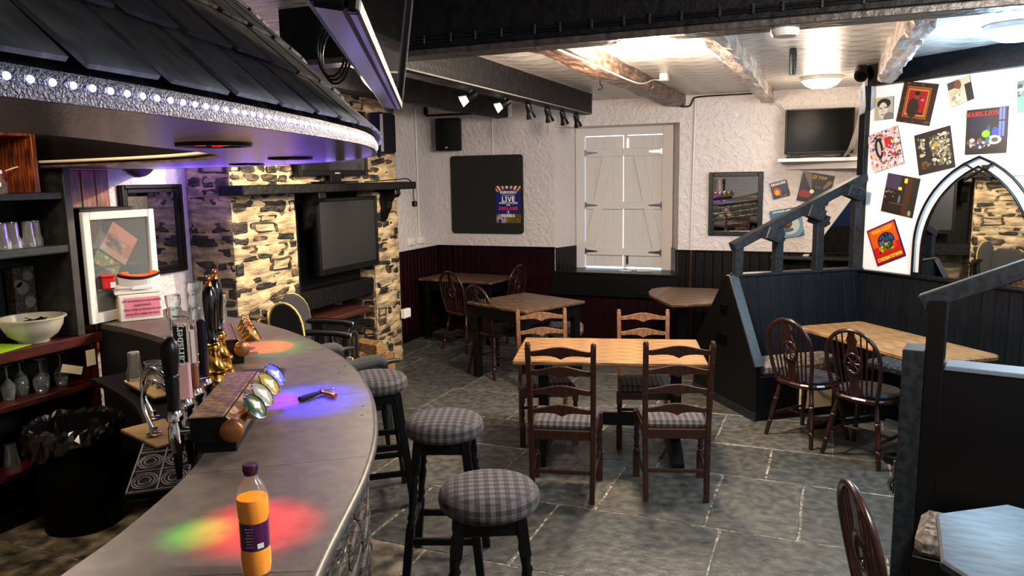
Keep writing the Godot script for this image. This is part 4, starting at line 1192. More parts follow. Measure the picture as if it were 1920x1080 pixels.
# ---------------------------------------------------------------- the booths
func build_booths():
	var yaw = deg_to_rad(37.4)
	var D = Transform3D(Basis(Vector3.UP, yaw), V(-0.70, 0, 6.52))   # local x from the aisle to the wall, z towards the near booth
	var t = thing("booth_divider", "black boarded divider between booths with a raking handrail on four posts", "booth divider")
	t.transform = D
	var s = S()
	prism(s, [Vector2(0.57, 0), Vector2(0.57, 0.44), Vector2(0.06, 1.115), Vector2(-0.03, 1.115), Vector2(-0.435, 0.44), Vector2(-0.435, 0)], 0.045, Transform3D(Basis(Vector3(0, 0, -1), Vector3.UP, Vector3(1, 0, 0)), Vector3(-0.02, 0, 0)), 0.004)
	var ep = obj("end_panel", s, M.black, t)
	s = S()
	bar(s, Vector3(-0.02, 1.12, 0.03), Vector3(-0.02, 0.44, 0.445), 0.085, 0.02, 0.004, Vector3(0, 0.5, 0.85))
	obj("edge_cap", s, M.rail, ep)
	box("toe_board", Vector3(-0.046, 0.035, -0.06), Vector3(0.012, 0.07, 1.02), M.rail, ep)
	for q in [Vector3(-0.05, 0.83, -0.06), Vector3(-0.05, 0.575, -0.09)]:
		s = S()
		bx(s, q, Vector3(0.018, 0.085, 0.085 if q.y > 0.7 else 0.145), 0.004)
		for k in ([0] if q.y > 0.7 else [-0.035, 0.035]):
			bx(s, q + Vector3(-0.010, 0.0, k), Vector3(0.006, 0.03, 0.03), 0.002)
		obj("socket", s, M.screen, t)
	# raked back boards of the near side and of the far side
	for side in [1, -1]:
		var a = Vector3(0.0, 1.11, side * 0.03)
		var b = Vector3(0.0, 0.42, side * 0.15)
		var y = (a - b).normalized()
		var xf = Transform3D(Basis(Vector3.RIGHT * side, y, (Vector3.RIGHT * side).cross(y)), b + (Vector3(1.235, 0, 0) if side < 0 else Vector3.ZERO))
		boards("back_board", t, xf, 1.235, 0.0, 0.70, 0.10, 0.018, [M.booth, M.booth_b])
	box("core", Vector3(0.62, 0.54, 0), Vector3(1.22, 1.08, 0.04), M.black, t)
	box("top_cap", Vector3(0.61, 1.12, 0), Vector3(1.24, 0.022, 0.10), M.rail, t)
	var hr = func(x): return 1.34 + (1.885 - 1.34) * x / 1.23
	for x in [0.035, 0.41, 0.80, 1.17]:
		box("post", Vector3(x, (1.13 + hr.call(x)) / 2, 0), Vector3(0.07, hr.call(x) - 1.13, 0.07), M.rail, t, 0.005)
	s = S()
	bar(s, Vector3(-0.02, hr.call(-0.02) + 0.02, 0), Vector3(1.24, hr.call(1.24) + 0.02, 0), 0.08, 0.075, 0.006)
	obj("handrail", s, M.rail, t)
	var lamps = [[0.33, 1.44, "black shade lamp on the lowest inner post of the far booth rail"], [0.72, 1.61, "black shade lamp on the middle post of the far booth rail"], [1.10, 1.77, "black shade lamp on the topmost post of the far booth rail, by the wall"]]
	for l in lamps:
		booth_lamp(D * Transform3D(Basis(Vector3(0, 0, 1), -0.35), Vector3(l[0], l[1], 0.055)), l[2])
	booth_lamp(D * Transform3D(Basis(Vector3(0, 0, 1), -0.35), Vector3(0.86, 1.55, -0.075)), "black shade lamp behind the middle post, on the back of the booth rail")
	# seats against it
	bench("booth_bench", "booth bench with a patterned grey cushion against the near side of the divider", D, 0.0, 0.78, 0.16, 0.44)
	bench("booth_bench", "booth bench on the far side of the divider, under the back wall pictures", D * Transform3D(Basis(Vector3.UP, PI), Vector3(1.15, 0, 0)), 0.0, 1.15, 0.16, 0.56)
	# along the white wall
	var W = Transform3D(ab, V(0.28, 0, 7.27))
	t = thing("wall_bench", "long dark boarded bench under the white wall of record sleeves", "bench")
	t.transform = W
	boards("back_board", t, Transform3D(Basis(), Vector3(0.03, 0, 0.03)), 3.6, 0.0, 1.10, 0.10, 0.02, [M.booth, M.booth_b])
	box("back_cap", Vector3(1.83, 1.108, 0.03), Vector3(3.62, 0.02, 0.07), M.black, t)
	box("seat_box", Vector3(2.0, 0.18, 0.20), Vector3(3.2, 0.36, 0.30), M.booth_b, t)
	box("cushion", Vector3(2.0, 0.40, 0.20), Vector3(3.2, 0.08, 0.32), M.bench_cloth, t, 0.025)
	s = S()
	var dr = tag(obj("cupboard_door", s_door(), M.cream, null, D * Transform3D(Basis(), Vector3(0.52, 0.20, 0.452))), "cream cupboard door set in the front of the booth bench, behind the chair legs", "cupboard door")
	s = S()
	tube(s, smooth([Vector3(-0.02, 0.02, 0.012), Vector3(0.03, 0.05, 0.03), Vector3(0.08, 0.03, 0.03), Vector3(0.11, 0.06, 0.012)], 10), 0.006, 6)
	obj("handle", s, M.brass, dr)
	# the near divider, across the right edge of the picture
	var N = Transform3D(Basis(Vector3.UP, deg_to_rad(-11.0)), V(0.345, 0, 3.84))
	t = thing("booth_divider", "nearest black booth divider with a pale ledge and a raking rail at right edge", "booth divider")
	t.transform = N
	box("end_post", Vector3(0.045, 0.575, -0.05), Vector3(0.09, 1.15, 0.16), M.rail, t, 0.004)
	box("panel", Vector3(1.20, 0.535, -0.05), Vector3(2.22, 1.07, 0.13), M.black, t, 0.003)
	box("ledge", Vector3(1.24, 1.082, -0.05), Vector3(2.14, 0.022, 0.15), mk(Color(0.36, 0.40, 0.44), 0.3), t, 0.004)
	box("post", Vector3(0.128, 0.69, -0.02), Vector3(0.076, 1.38, 0.10), M.black, t, 0.004)
	s = S()
	bar(s, Vector3(0.06, 1.36, -0.03), Vector3(2.0, 2.26, -0.03), 0.085, 0.075, 0.006)
	obj("handrail", s, M.rail, t)
	s = S()
	tube(s, [Vector3(-0.012, 0.60, -0.03), Vector3(-0.012, 0.44, -0.03)], 0.006, 6)
	tube(s, smooth([Vector3(-0.012, 0.52, -0.03), Vector3(-0.030, 0.48, -0.03), Vector3(-0.020, 0.45, -0.03)], 8), 0.010, 6)
	obj("door_hook", s, M.steel, t)
	booth_lamp(N * Transform3D(Basis(Vector3(0, 0, 1), -0.35), Vector3(0.56, 1.37, -0.02)), "black shade lamp under the raking rail at the right edge of the picture")
	bench("booth_bench", "low grey cushioned bench end behind the nearest blue-grey table", N, 0.12, 1.8, 0.12, 0.42)

func s_door():
	var s = S()
	bx(s, Vector3.ZERO, Vector3(0.34, 0.26, 0.02), 0.004)
	return s

func booth_lamp(xf, label):
	var t = thing("booth_lamp", label, "lamp", Vector3.ZERO, 0, "shade lamps on the booth rails")
	t.transform = xf
	var s = S()
	prism(s, [Vector2(-0.085, -0.05), Vector2(0.06, -0.05), Vector2(0.075, -0.03), Vector2(0.075, 0.05), Vector2(-0.085, 0.05)], 0.085, Transform3D(), 0.006)
	obj("shade", s, M.rail, t)
	box("arm", Vector3(0.09, 0.0, -0.01), Vector3(0.05, 0.03, 0.03), M.black, t)

func bench(called, label, xf, x0, x1, z0, z1):
	var t = thing(called, label, "bench")
	t.transform = xf
	box("seat_box", Vector3((x0 + x1) / 2, 0.18, (z0 + z1) / 2), Vector3(x1 - x0, 0.36, z1 - z0), M.black, t)
	box("cushion", Vector3((x0 + x1) / 2, 0.41, (z0 + z1) / 2), Vector3(x1 - x0 - 0.01, 0.10, z1 - z0 + 0.02), M.bench_cloth, t, 0.03)

# ---------------------------------------------------------------- tables, chairs and stools
const LEG = [[0.013, 0.0], [0.016, 0.02], [0.017, 0.22], [0.020, 0.26], [0.013, 0.28], [0.019, 0.31], [0.015, 0.34], [0.021, 0.55], [0.017, 0.66], [0.022, 0.68], [0.017, 0.70], [0.021, 0.72], [0.016, 0.76], [0.016, 1.0]]

func ladder_chair(label, at, turn, m, m2 = null):
	if m2 == null:
		m2 = m
	var t = thing("ladder_back_chair", label, "chair", at, turn, "ladder-back chairs at the long table")
	var lean = func(y): return 0.185 + 0.075 * pow(max(0.0, y - 0.42) / 0.58, 1.4)
	for sx in [-1, 1]:
		var s = S()
		var pts = []
		for k in 11:
			var y = k * 0.097
			pts.append(Vector3(sx * (0.180 + 0.012 * y), y, lean.call(y) + (0.02 * (1.0 - y / 0.42) if y < 0.42 else 0.0)))
		for k in 10:
			bar(s, pts[k], pts[k + 1] + (pts[k + 1] - pts[k]).normalized() * 0.004, 0.032, 0.036, 0.004, Vector3(0, 0, 1))
		lathe(s, [[0.0, -0.01], [0.017, 0.0], [0.017, 0.012], [0.012, 0.026], [0.0, 0.030]], 10, Transform3D(Basis(), pts[10]))
		obj("rear_post", s, m, t)
	for y in [0.57, 0.69, 0.81, 0.93]:
		var s = S()
		var p = []
		var w = 0.176 + 0.012 * y
		for k in 13:
			var u = k / 6.0 - 1.0
			p.append(Vector2(u * w, 0.020 + 0.016 * cos(u * PI) * 0.9 + 0.006))
		for k in 13:
			var u = 1.0 - k / 6.0
			p.append(Vector2(u * w, -0.024 + 0.010 * (1.0 if absf(u) > 0.9 else 0.0) - 0.012 * maxf(0, 1.0 - absf(absf(u) - 0.0) * 5.0) + 0.010 * sin(absf(u) * PI)))
		prism(s, p, 0.016, Transform3D(Basis(Vector3(1, 0, 0), 0.14), Vector3(0, y, lean.call(y) - 0.002)), 0.003)
		obj("slat", s, m, t)
	for sx in [-1, 1]:
		var s = S()
		bx(s, Vector3(sx * 0.205, 0.40, -0.185), Vector3(0.042, 0.10, 0.042), 0.003)
		turned(s, Vector3(sx * 0.205, 0.17, -0.185), Vector3(sx * 0.205, 0.355, -0.185), [[0.02, 0], [0.020, 0.05], [0.013, 0.12], [0.020, 0.2], [0.013, 0.28], [0.021, 0.5], [0.013, 0.72], [0.020, 0.8], [0.014, 0.9], [0.02, 1.0]], 10)
		bx(s, Vector3(sx * 0.205, 0.085, -0.185), Vector3(0.042, 0.17, 0.042), 0.003)
		obj("front_leg", s, m2, t)
		s = S()
		bar(s, Vector3(sx * 0.200, 0.415, -0.19), Vector3(sx * 0.183, 0.415, 0.19), 0.022, 0.058, 0.003)
		obj("side_rail", s, m2, t)
		s = S()
		bar(s, Vector3(sx * 0.203, 0.155, -0.18), Vector3(sx * 0.183, 0.155, 0.195), 0.016, 0.026, 0.003)
		obj("stretcher", s, m2, t)
	box("front_rail", Vector3(0, 0.415, -0.19), Vector3(0.38, 0.058, 0.022), m2, t)
	box("rear_rail", Vector3(0, 0.42, 0.19), Vector3(0.35, 0.058, 0.022), m2, t)
	box("stretcher", Vector3(0, 0.19, 0.195), Vector3(0.35, 0.024, 0.016), m2, t)
	var s = S()
	var base = [Vector2(-0.205, 0.185), Vector2(0.205, 0.185), Vector2(0.178, -0.165), Vector2(-0.178, -0.165)]
	prism(s, base, 0.055, Transform3D(Basis(Vector3.RIGHT, Vector3(0, 0, -1), Vector3.UP), Vector3(0, 0.462, 0)), 0.022)
	obj("seat_cushion", s, M.tartan, t)
	return t

func windsor(label, at, turn, pad = true, group = ""):
	var t = thing("wheelback_chair", label, "chair", at, turn, group)
	var s = S()
	var p = []
	for k in 20:
		var g = TAU * k / 20.0
		p.append(Vector2(0.215 * signf(cos(g)) * pow(absf(cos(g)), 0.75), 0.205 * signf(sin(g)) * pow(absf(sin(g)), 0.8)))
	prism(s, p, 0.034, Transform3D(Basis(Vector3.RIGHT, Vector3(0, 0, -1), Vector3.UP), Vector3(0, 0.435, 0)), 0.010)
	obj("seat", s, M.windsor, t)
	if pad:
		s = S()
		var q = []
		for v in p:
			q.append(v * 0.90)
		prism(s, q, 0.035, Transform3D(Basis(Vector3.RIGHT, Vector3(0, 0, -1), Vector3.UP), Vector3(0, 0.465, -0.01)), 0.014)
		obj("seat_pad", s, M.tartan_dark, t)
	for sx in [-1, 1]:
		for sz in [-1, 1]:
			s = S()
			turned(s, Vector3(sx * 0.205, 0, sz * 0.20), Vector3(sx * 0.135, 0.425, sz * 0.135), LEG, 10)
			obj("leg", s, M.windsor, t)
		s = S()
		turned(s, Vector3(sx * 0.178, 0.17, -0.172), Vector3(sx * 0.178, 0.17, 0.172), [[0.008, 0], [0.014, 0.5], [0.008, 1.0]], 8)
		obj("stretcher", s, M.windsor, t)
	s = S()
	turned(s, Vector3(-0.176, 0.17, 0), Vector3(0.176, 0.17, 0), [[0.008, 0], [0.014, 0.5], [0.008, 1.0]], 8)
	obj("stretcher", s, M.windsor, t)
	# the bowed back leans away
	var at_ = func(x, y): return Vector3(x, 0.445 + y, 0.165 + y * 0.20)
	s = S()
	var hoop = []
	var hw = func(y): return 0.150 + 0.040 * sin(minf(1.0, y / 0.27) * PI / 2)
	for k in 9:
		hoop.append(at_.call(-hw.call(k * 0.035), k * 0.035))
	for k in range(1, 20):
		var g = PI * k / 20.0
		hoop.append(at_.call(-0.19 * cos(g), 0.28 + 0.19 * sin(g)))
	for k in 9:
		hoop.append(at_.call(hw.call(0.28 - k * 0.035), 0.28 - k * 0.035))
	tube(s, hoop, 0.0145, 8)
	obj("bow", s, M.windsor, t)
	for k in [-3, -2, -1, 1, 2, 3]:
		var x = k * 0.038 + signf(k) * 0.022
		var top = 0.28 + 0.19 * sqrt(maxf(0.0, 1.0 - pow(x * 1.12 / 0.19, 2)))
		s = S()
		tube(s, [at_.call(x * 0.82, 0.0), at_.call(x * 1.12, top)], [0.0075, 0.0055], 6)
		obj("spindle", s, M.windsor, t)
	# wheel splat: vase, pierced wheel, vase
	s = S()
	var sb = Basis(Vector3(1, 0, 0), atan(0.20))
	var sx_ = Transform3D(sb, at_.call(0, 0))
	for h in [[[0.026, 0.0], [0.042, 0.05], [0.030, 0.10], [0.040, 0.15], [0.046, 0.185]], [[0.046, 0.305], [0.040, 0.33], [0.026, 0.37], [0.040, 0.41], [0.024, 0.445], [0.020, 0.474]]]:
		var q = []
		for v in h:
			q.append(Vector2(v[0], v[1]))
		var r = h.duplicate()
		r.reverse()
		for v in r:
			q.append(Vector2(-v[0], v[1]))
		prism(s, q, 0.011, sx_, 0.002)
	var ring = []
	for k in 20:
		var g = TAU * k / 20.0
		ring.append(sx_ * Vector3(0.058 * cos(g), 0.245 + 0.070 * sin(g), 0))
	tube(s, ring, 0.013, 6, true)
	for k in 4:
		var g = PI * k / 4.0
		tube(s, [sx_ * Vector3(0.05 * cos(g), 0.245 + 0.06 * sin(g), 0), sx_ * Vector3(-0.05 * cos(g), 0.245 - 0.06 * sin(g), 0)], 0.006, 6)
	lathe(s, [[0.0, -0.006], [0.018, -0.006], [0.018, 0.006], [0.0, 0.006]], 10, sx_ * Transform3D(Basis(Vector3(1, 0, 0), PI / 2), Vector3(0, 0.245, 0)))
	obj("wheel_splat", s, M.windsor, t)
	return t

func bar_stool(label, at, turn, turned_legs):
	var t = thing("bar_stool", label, "stool", at, turn, "tartan-topped bar stools")
	var s = S()
	var top = S()
	lathe(top, [[0.197, 0.728], [0.193, 0.752], [0.178, 0.770], [0.145, 0.781], [0.08, 0.786], [0.0, 0.787]], 36)
	lathe(top, [[0.0, 0.690], [0.180, 0.692], [0.192, 0.703], [0.197, 0.728]], 36)
	obj("cushion", top, M.tartan, t)
	for sx in [-1, 1]:
		for sz in [-1, 1]:
			s = S()
			var a = Vector3(sx * 0.185, 0.0, sz * 0.185)
			var b = Vector3(sx * 0.115, 0.69, sz * 0.115)
			if turned_legs:
				var p = func(k): return a.lerp(b, k)
				bar(s, p.call(0.0), p.call(0.40), 0.040, 0.040, 0.004, Vector3(0, 0, 1))
				turned(s, p.call(0.39), p.call(0.80), [[0.019, 0], [0.021, 0.04], [0.014, 0.10], [0.022, 0.16], [0.015, 0.24], [0.019, 0.45], [0.022, 0.62], [0.014, 0.72], [0.022, 0.80], [0.014, 0.86], [0.020, 0.95], [0.019, 1.0]], 12)
				bar(s, p.call(0.79), p.call(1.0), 0.042, 0.042, 0.004, Vector3(0, 0, 1))
			else:
				bar(s, a, b, 0.045, 0.045, 0.005, Vector3(0, 0, 1))
			obj("leg", s, M.black, t)
	for k in 4:
		var g = PI / 2 * k
		var q = Basis(Vector3.UP, g)
		s = S()
		bar(s, q * Vector3(-0.12, 0.66, 0.12), q * Vector3(0.12, 0.66, 0.12), 0.022, 0.07, 0.003)
		obj("apron", s, M.black, t)
		var ys = [0.20 if k % 2 == 0 else 0.26] if turned_legs else [0.20, 0.36]
		for y in ys:
			var r = lerpf(0.185, 0.115, y / 0.69)
			s = S()
			bar(s, q * Vector3(-r, y, r), q * Vector3(r, y, r), 0.022, 0.034, 0.003)
			obj("stretcher", s, M.black, t)
	return t

func leg_table(called, label, at, turn, w, d, m, group = ""):
	var t = thing(called, label, "table", at, turn, group)
	var s = S()
	bx(s, Vector3(0, 0.738, 0), Vector3(w, 0.028, d), 0.006)
	obj("tabletop", s, m, t)
	for sx in [-1, 1]:
		for sz in [-1, 1]:
			box("leg", Vector3(sx * (w / 2 - 0.07), 0.362, sz * (d / 2 - 0.07)), Vector3(0.07, 0.724, 0.07), M.black, t, 0.004)
		box("apron", Vector3(0, 0.665, sx * (d / 2 - 0.05)), Vector3(w - 0.12, 0.11, 0.022), M.black, t)
		box("apron", Vector3(sx * (w / 2 - 0.05), 0.665, 0), Vector3(0.022, 0.11, d - 0.12), M.black, t)
	return t

func slab_table(called, label, at, turn, pts, m, foot, group = ""):
	var t = thing(called, label, "table", at, turn, group)
	var s = S()
	prism(s, pts, 0.034, Transform3D(Basis(Vector3.RIGHT, Vector3(0, 0, -1), Vector3.UP), Vector3(0, 0.733, 0)), 0.008)
	obj("tabletop", s, m, t)
	for f in foot:
		box("pedestal", Vector3(f[0], 0.36, f[1]), Vector3(f[2], 0.715, f[3]), M.black, t, 0.006)
		box("foot", Vector3(f[0], 0.03, f[1]), Vector3(f[2] + 0.02, 0.06, f[3] + 0.42), M.black, t, 0.01)
	return t

func build_tables_and_chairs():
	M.tartan_dark = mk(Color(0.22, 0.20, 0.22), 0.85, {"tex": M.tartan.albedo_texture, "scale": 20.0, "rim": 0.2})
	# the long table in the middle
	var t = thing("trestle_table", "long honey-coloured table on a dark trestle in the middle of the floor", "table", V(-1.375, 0, 5.10), deg_to_rad(14.5))
	var s = S()
	bx(s, Vector3(0, 0.732, 0), Vector3(1.27, 0.036, 0.73), 0.010)
	obj("tabletop", s, M.table_tan, t)
	for sx in [-1, 1]:
		s = S()
		bx(s, Vector3(sx * 0.46, 0.39, 0), Vector3(0.07, 0.65, 0.11), 0.006)
		obj("upright", s, M.black, t)
		s = S()
		prism(s, [Vector2(-0.33, 0), Vector2(0.33, 0), Vector2(0.33, 0.05), Vector2(0.08, 0.11), Vector2(-0.08, 0.11), Vector2(-0.33, 0.05)], 0.08, Transform3D(Basis(Vector3.UP, PI / 2), Vector3(sx * 0.46, 0, 0)), 0.006)
		obj("foot", s, M.black, t)
		s = S()
		bx(s, Vector3(sx * 0.46, 0.69, 0), Vector3(0.07, 0.05, 0.60), 0.006)
		obj("bearer", s, M.black, t)
	box("stretcher", Vector3(0, 0.25, 0), Vector3(1.16, 0.09, 0.035), M.black, t)
	ladder_chair("near left ladder-back chair with its back to the bar stools, drawn in straight", V(-1.46, 0, 4.37), deg_to_rad(13), M.chair)
	ladder_chair("near right ladder-back chair, its back towards the open flagstones, seat turned left", V(-0.84, 0, 4.62), deg_to_rad(17.7), M.chair)
	ladder_chair("honey ladder-back chair on the far side of the long table, before the square table", V(-1.90, 0, 5.24), deg_to_rad(207), M.chair_honey, M.chair).scale = Vector3.ONE * 0.95
	ladder_chair("honey ladder-back chair on the far side of the long table, by the dark boards", V(-1.19, 0, 5.42), deg_to_rad(197), M.chair_honey, M.chair).scale = Vector3.ONE * 0.95
	# back left corner
	leg_table("square_table", "square brown-topped table with black legs between the long table and the corner", V(-2.69, 0, 6.87), deg_to_rad(-25), 0.84, 0.80, M.table_brown)
	leg_table("corner_table", "brown-topped table with black legs in the dark back left corner", V(-4.03, 0, 8.38), deg_to_rad(-6), 1.02, 0.66, M.table_brown)
	windsor("dark wheelback chair with its back to us at the corner table", V(-3.78, 0, 7.80), deg_to_rad(-22), false, "wheelback chairs in the back left corner")
	windsor("wheelback chair pushed under the left side of the square table", V(-3.02, 0, 6.88), deg_to_rad(-26), true, "wheelback chairs in the back left corner")
	windsor("wheelback chair seen edge-on at the right end of the corner table", V(-3.60, 0, 8.42), deg_to_rad(80), false, "wheelback chairs in the back left corner")
	t = thing("low_stool", "low upholstered stool showing between the honey chair and the square table", "stool", V(-2.42, 0, 7.28), 0.3)
	s = S()
	bx(s, Vector3(0, 0.42, 0), Vector3(0.36, 0.09, 0.34), 0.03)
	obj("seat_cushion", s, M.bench_cloth, t)
	for sx in [-1, 1]:
		for sz in [-1, 1]:
			box("leg", Vector3(sx * 0.15, 0.19, sz * 0.14), Vector3(0.04, 0.38, 0.04), M.black, t)
	# recess by the divider
	slab_table("recess_table", "tan-topped table with a rounded end in front of the back wall recess", V(-1.30, 0, 7.70), 0.0, [Vector2(-0.02, -0.60), Vector2(0.40, -0.36), Vector2(0.33, 0.55), Vector2(-0.26, 0.53), Vector2(-0.36, 0.46), Vector2(-0.41, 0.33), Vector2(-0.40, 0.16), Vector2(-0.33, -0.08)], M.table_brown, [[0.0, 0.0, 0.10, 0.12]])
	# booth
	slab_table("booth_table", "long tan table in the booth under the white wall of record sleeves", V(0.455, 0, 6.04), deg_to_rad(-51.5), rounded_rect(1.30, 0.60, 0.05), M.table_tan, [[-0.40, 0.0, 0.07, 0.26], [0.40, 0.0, 0.07, 0.26]])
	windsor("dark wheelback chair at the booth table, beside the cushioned bench", V(-0.08, 0, 5.90), deg_to_rad(-38), true, "wheelback chairs at the booth table")
	windsor("dark wheelback chair at the booth table, beside the nearest divider", V(0.31, 0, 5.64), deg_to_rad(-32), true, "wheelback chairs at the booth table")
	# bottom right
	slab_table("near_table", "pale blue-grey table at the bottom right, cut off by the frame", V(0.398, 0, 2.94), 0.0, [Vector2(0, 0), Vector2(0.245, 0.175), Vector2(0.80, -0.10), Vector2(0.75, -0.75), Vector2(0.15, -0.62), Vector2(-0.027, -0.37)], M.table_grey, [[0.40, 0.30, 0.10, 0.10]])
	windsor("wheelback chair seen edge-on at the bottom right, beside the pale table", V(0.36, 0, 2.74), deg_to_rad(-74), false)
	# stools
	bar_stool("nearest bar stool with a grey tartan cushion, at the bottom of the picture", V(-1.17, 0, 2.57), deg_to_rad(26), true)
	bar_stool("bar stool with a grey tartan cushion, behind the nearest one", V(-1.725, 0, 3.27), deg_to_rad(20), true)
	bar_stool("bar stool with straight legs tucked against the slate counter by the armchairs", V(-2.50, 0, 3.86), deg_to_rad(38), false)
	armchair("spindle-armed fireside chair with pale-piped winged back, beside the stone chimney", V(-3.87, 0, 5.14), deg_to_rad(-58), true).scale = Vector3.ONE * 0.93
	armchair("grey padded armchair with pale piping, behind the straight-legged bar stool", V(-3.29, 0, 4.55), deg_to_rad(-24), false).scale = Vector3.ONE * 1.06

func rounded_rect(w, h, r):
	var q = []
	for c in [[w / 2 - r, h / 2 - r, 0], [-w / 2 + r, h / 2 - r, 1], [-w / 2 + r, -h / 2 + r, 2], [w / 2 - r, -h / 2 + r, 3]]:
		for k in 4:
			var g = PI / 2 * (c[2] + k / 3.0)
			q.append(Vector2(c[0] + r * cos(g), c[1] + r * sin(g)))
	return q

func petal(w, h):   # an arched upholstery panel, foot on y = 0
	var p = [Vector2(-w * 0.36, 0), Vector2(w * 0.36, 0), Vector2(w * 0.47, h * 0.4)]
	for k in 11:
		var g = PI * k / 10.0
		p.append(Vector2(w * 0.5 * cos(g), h * 0.62 + h * 0.38 * sin(g)))
	p.append(Vector2(-w * 0.47, h * 0.4))
	return p

func upholstered(called, t, xf, poly, thick, front, back):
	var s = S()
	prism(s, poly, thick, xf, thick * 0.30)
	var o = obj(called, s, front, t)
	s = S()
	prism(s, poly.map(func(v): return v * Vector2(0.93, 0.95) + Vector2(0, 0.012)), 0.012, xf * Transform3D(Basis(), Vector3(0, 0, thick * 0.5)), 0.003)
	obj("outside_panel", s, back, o)
	s = S()
	var q = []
	for v in poly.slice(2):
		q.append(xf * Vector3(v.x, v.y, thick * 0.42))
	tube(s, q, 0.009, 6)
	obj("piping", s, M.piping, o)
	return o

func armchair(label, at, turn, spindles):
	var t = thing("fireside_chair" if spindles else "armchair", label, "armchair", at, turn, "")
	for sx in [-1, 1]:
		for sz in [-1, 1]:
			var s = S()
			turned(s, Vector3(sx * 0.25, 0, sz * 0.25), Vector3(sx * 0.24, 0.32, sz * 0.23), [[0.014, 0], [0.022, 0.5], [0.024, 1.0]], 10)
			obj("leg", s, M.black, t)
		box("side_rail", Vector3(sx * 0.25, 0.30, 0), Vector3(0.035, 0.06, 0.52), M.black, t)
	box("front_rail", Vector3(0, 0.30, -0.25), Vector3(0.50, 0.06, 0.035), M.black, t)
	var s = S()
	bx(s, Vector3(0, 0.40, -0.02), Vector3(0.50, 0.15, 0.54), 0.04)
	var seat = obj("seat_cushion", s, M.grey_cloth, t)
	for y in [0.455, 0.345]:
		s = S()
		var q = []
		for v in rounded_rect(0.50, 0.54, 0.04):
			q.append(Vector3(v.x, y, v.y - 0.02))
		tube(s, q, 0.009, 6, true)
		obj("piping", s, M.piping, seat)
	var lean = Transform3D(Basis(Vector3(1, 0, 0), 0.20), Vector3(0, 0.47 if spindles else 0.42, 0.24))
	if spindles:
		upholstered("back_cushion", t, lean, [Vector2(-0.17, 0), Vector2(0.17, 0), Vector2(0.22, 0.30), Vector2(0.20, 0.46), Vector2(0.12, 0.52), Vector2(-0.12, 0.52), Vector2(-0.20, 0.46), Vector2(-0.22, 0.30)], 0.12, M.grey_cloth, M.dark_cloth)
		for sx in [-1, 1]:
			upholstered("wing", t, lean * Transform3D(Basis(Vector3.UP, sx * 1.20), Vector3(sx * 0.25, 0.08, -0.10)), petal(0.30, 0.52), 0.05, M.grey_cloth, M.dark_cloth)
			s = S()
			var arm = [Vector3(sx * 0.27, 0.80, 0.26), Vector3(sx * 0.285, 0.815, 0.05), Vector3(sx * 0.285, 0.795, -0.18), Vector3(sx * 0.28, 0.77, -0.30)]
			tube(s, smooth(arm, 12), [0.024, 0.025, 0.026, 0.027, 0.028, 0.028, 0.028, 0.028, 0.029, 0.031, 0.033, 0.033], 10)
			obj("arm", s, M.black, t)
			for k in 5:
				s = S()
				var z = 0.18 - k * 0.105
				turned(s, Vector3(sx * 0.25, 0.32, z), Vector3(sx * 0.283, 0.795, z), [[0.009, 0], [0.013, 0.3], [0.017, 0.5], [0.011, 0.6], [0.014, 0.7], [0.009, 1.0]], 8)
				obj("spindle", s, M.black, t)
			s = S()
			lathe(s, [[0.0, 0], [0.024, 0.0], [0.022, 0.008], [0.0, 0.014]], 12, Transform3D(Basis(Vector3(1, 0, 0), -PI / 2), Vector3(sx * 0.28, 0.769, -0.302)))
			obj("arm_stud", s, M.steel, t)
	else:
		upholstered("back_cushion", t, lean, petal(0.52, 0.24), 0.12, M.grey_cloth, M.dark_cloth)
		for sx in [-1, 1]:
			s = S()
			var pad = smooth([Vector3(sx * 0.275, 0.60, 0.22), Vector3(sx * 0.28, 0.625, 0.0), Vector3(sx * 0.28, 0.63, -0.16), Vector3(sx * 0.28, 0.605, -0.22)], 10)
			tube(s, pad, [0.036, 0.04, 0.042, 0.042, 0.042, 0.042, 0.042, 0.042, 0.04, 0.034], 12)
			obj("arm_pad", s, M.grey_cloth, t)
			s = S()
			tube(s, smooth([Vector3(sx * 0.28, 0.60, -0.19), Vector3(sx * 0.285, 0.605, -0.28), Vector3(sx * 0.29, 0.60, -0.34)], 6), [0.022, 0.02, 0.018, 0.017, 0.016, 0.014], 8)
			bar(s, Vector3(sx * 0.275, 0.10, -0.25), Vector3(sx * 0.28, 0.61, -0.22), 0.034, 0.045, 0.005, Vector3(0, 0, 1))
			obj("arm_frame", s, M.rail, t)
			box("side_panel", Vector3(sx * 0.272, 0.46, 0.0), Vector3(0.03, 0.28, 0.42), M.grey_cloth, t, 0.012)
	return t

# ---------------------------------------------------------------- the bar
var c_out = []
var c_in = []

func offset(pts, by):   # to the right of the way the line runs
	var out = []
	for i in pts.size():
		var t = (pts[min(i + 1, pts.size() - 1)] - pts[max(i - 1, 0)]).normalized()
		out.append(pts[i] + t.cross(Vector3.UP) * by)
	return out

func line(pairs, n):
	var p = []
	for q in pairs:
		p.append(V(q[0], 0, q[1]))
	return smooth(p, n)

func cut_band(s, inner, outer, y0, y1, i0, i1, gap):   # a band with a narrow gap at either end
	var a = inner.slice(i0, i1 + 1)
	var b = outer.slice(i0, i1 + 1)
	for l in [a, b]:
		l[0] = l[0].move_toward(l[1], gap)
		l[-1] = l[-1].move_toward(l[-2], gap)
	band(s, a, b, y0, y1)

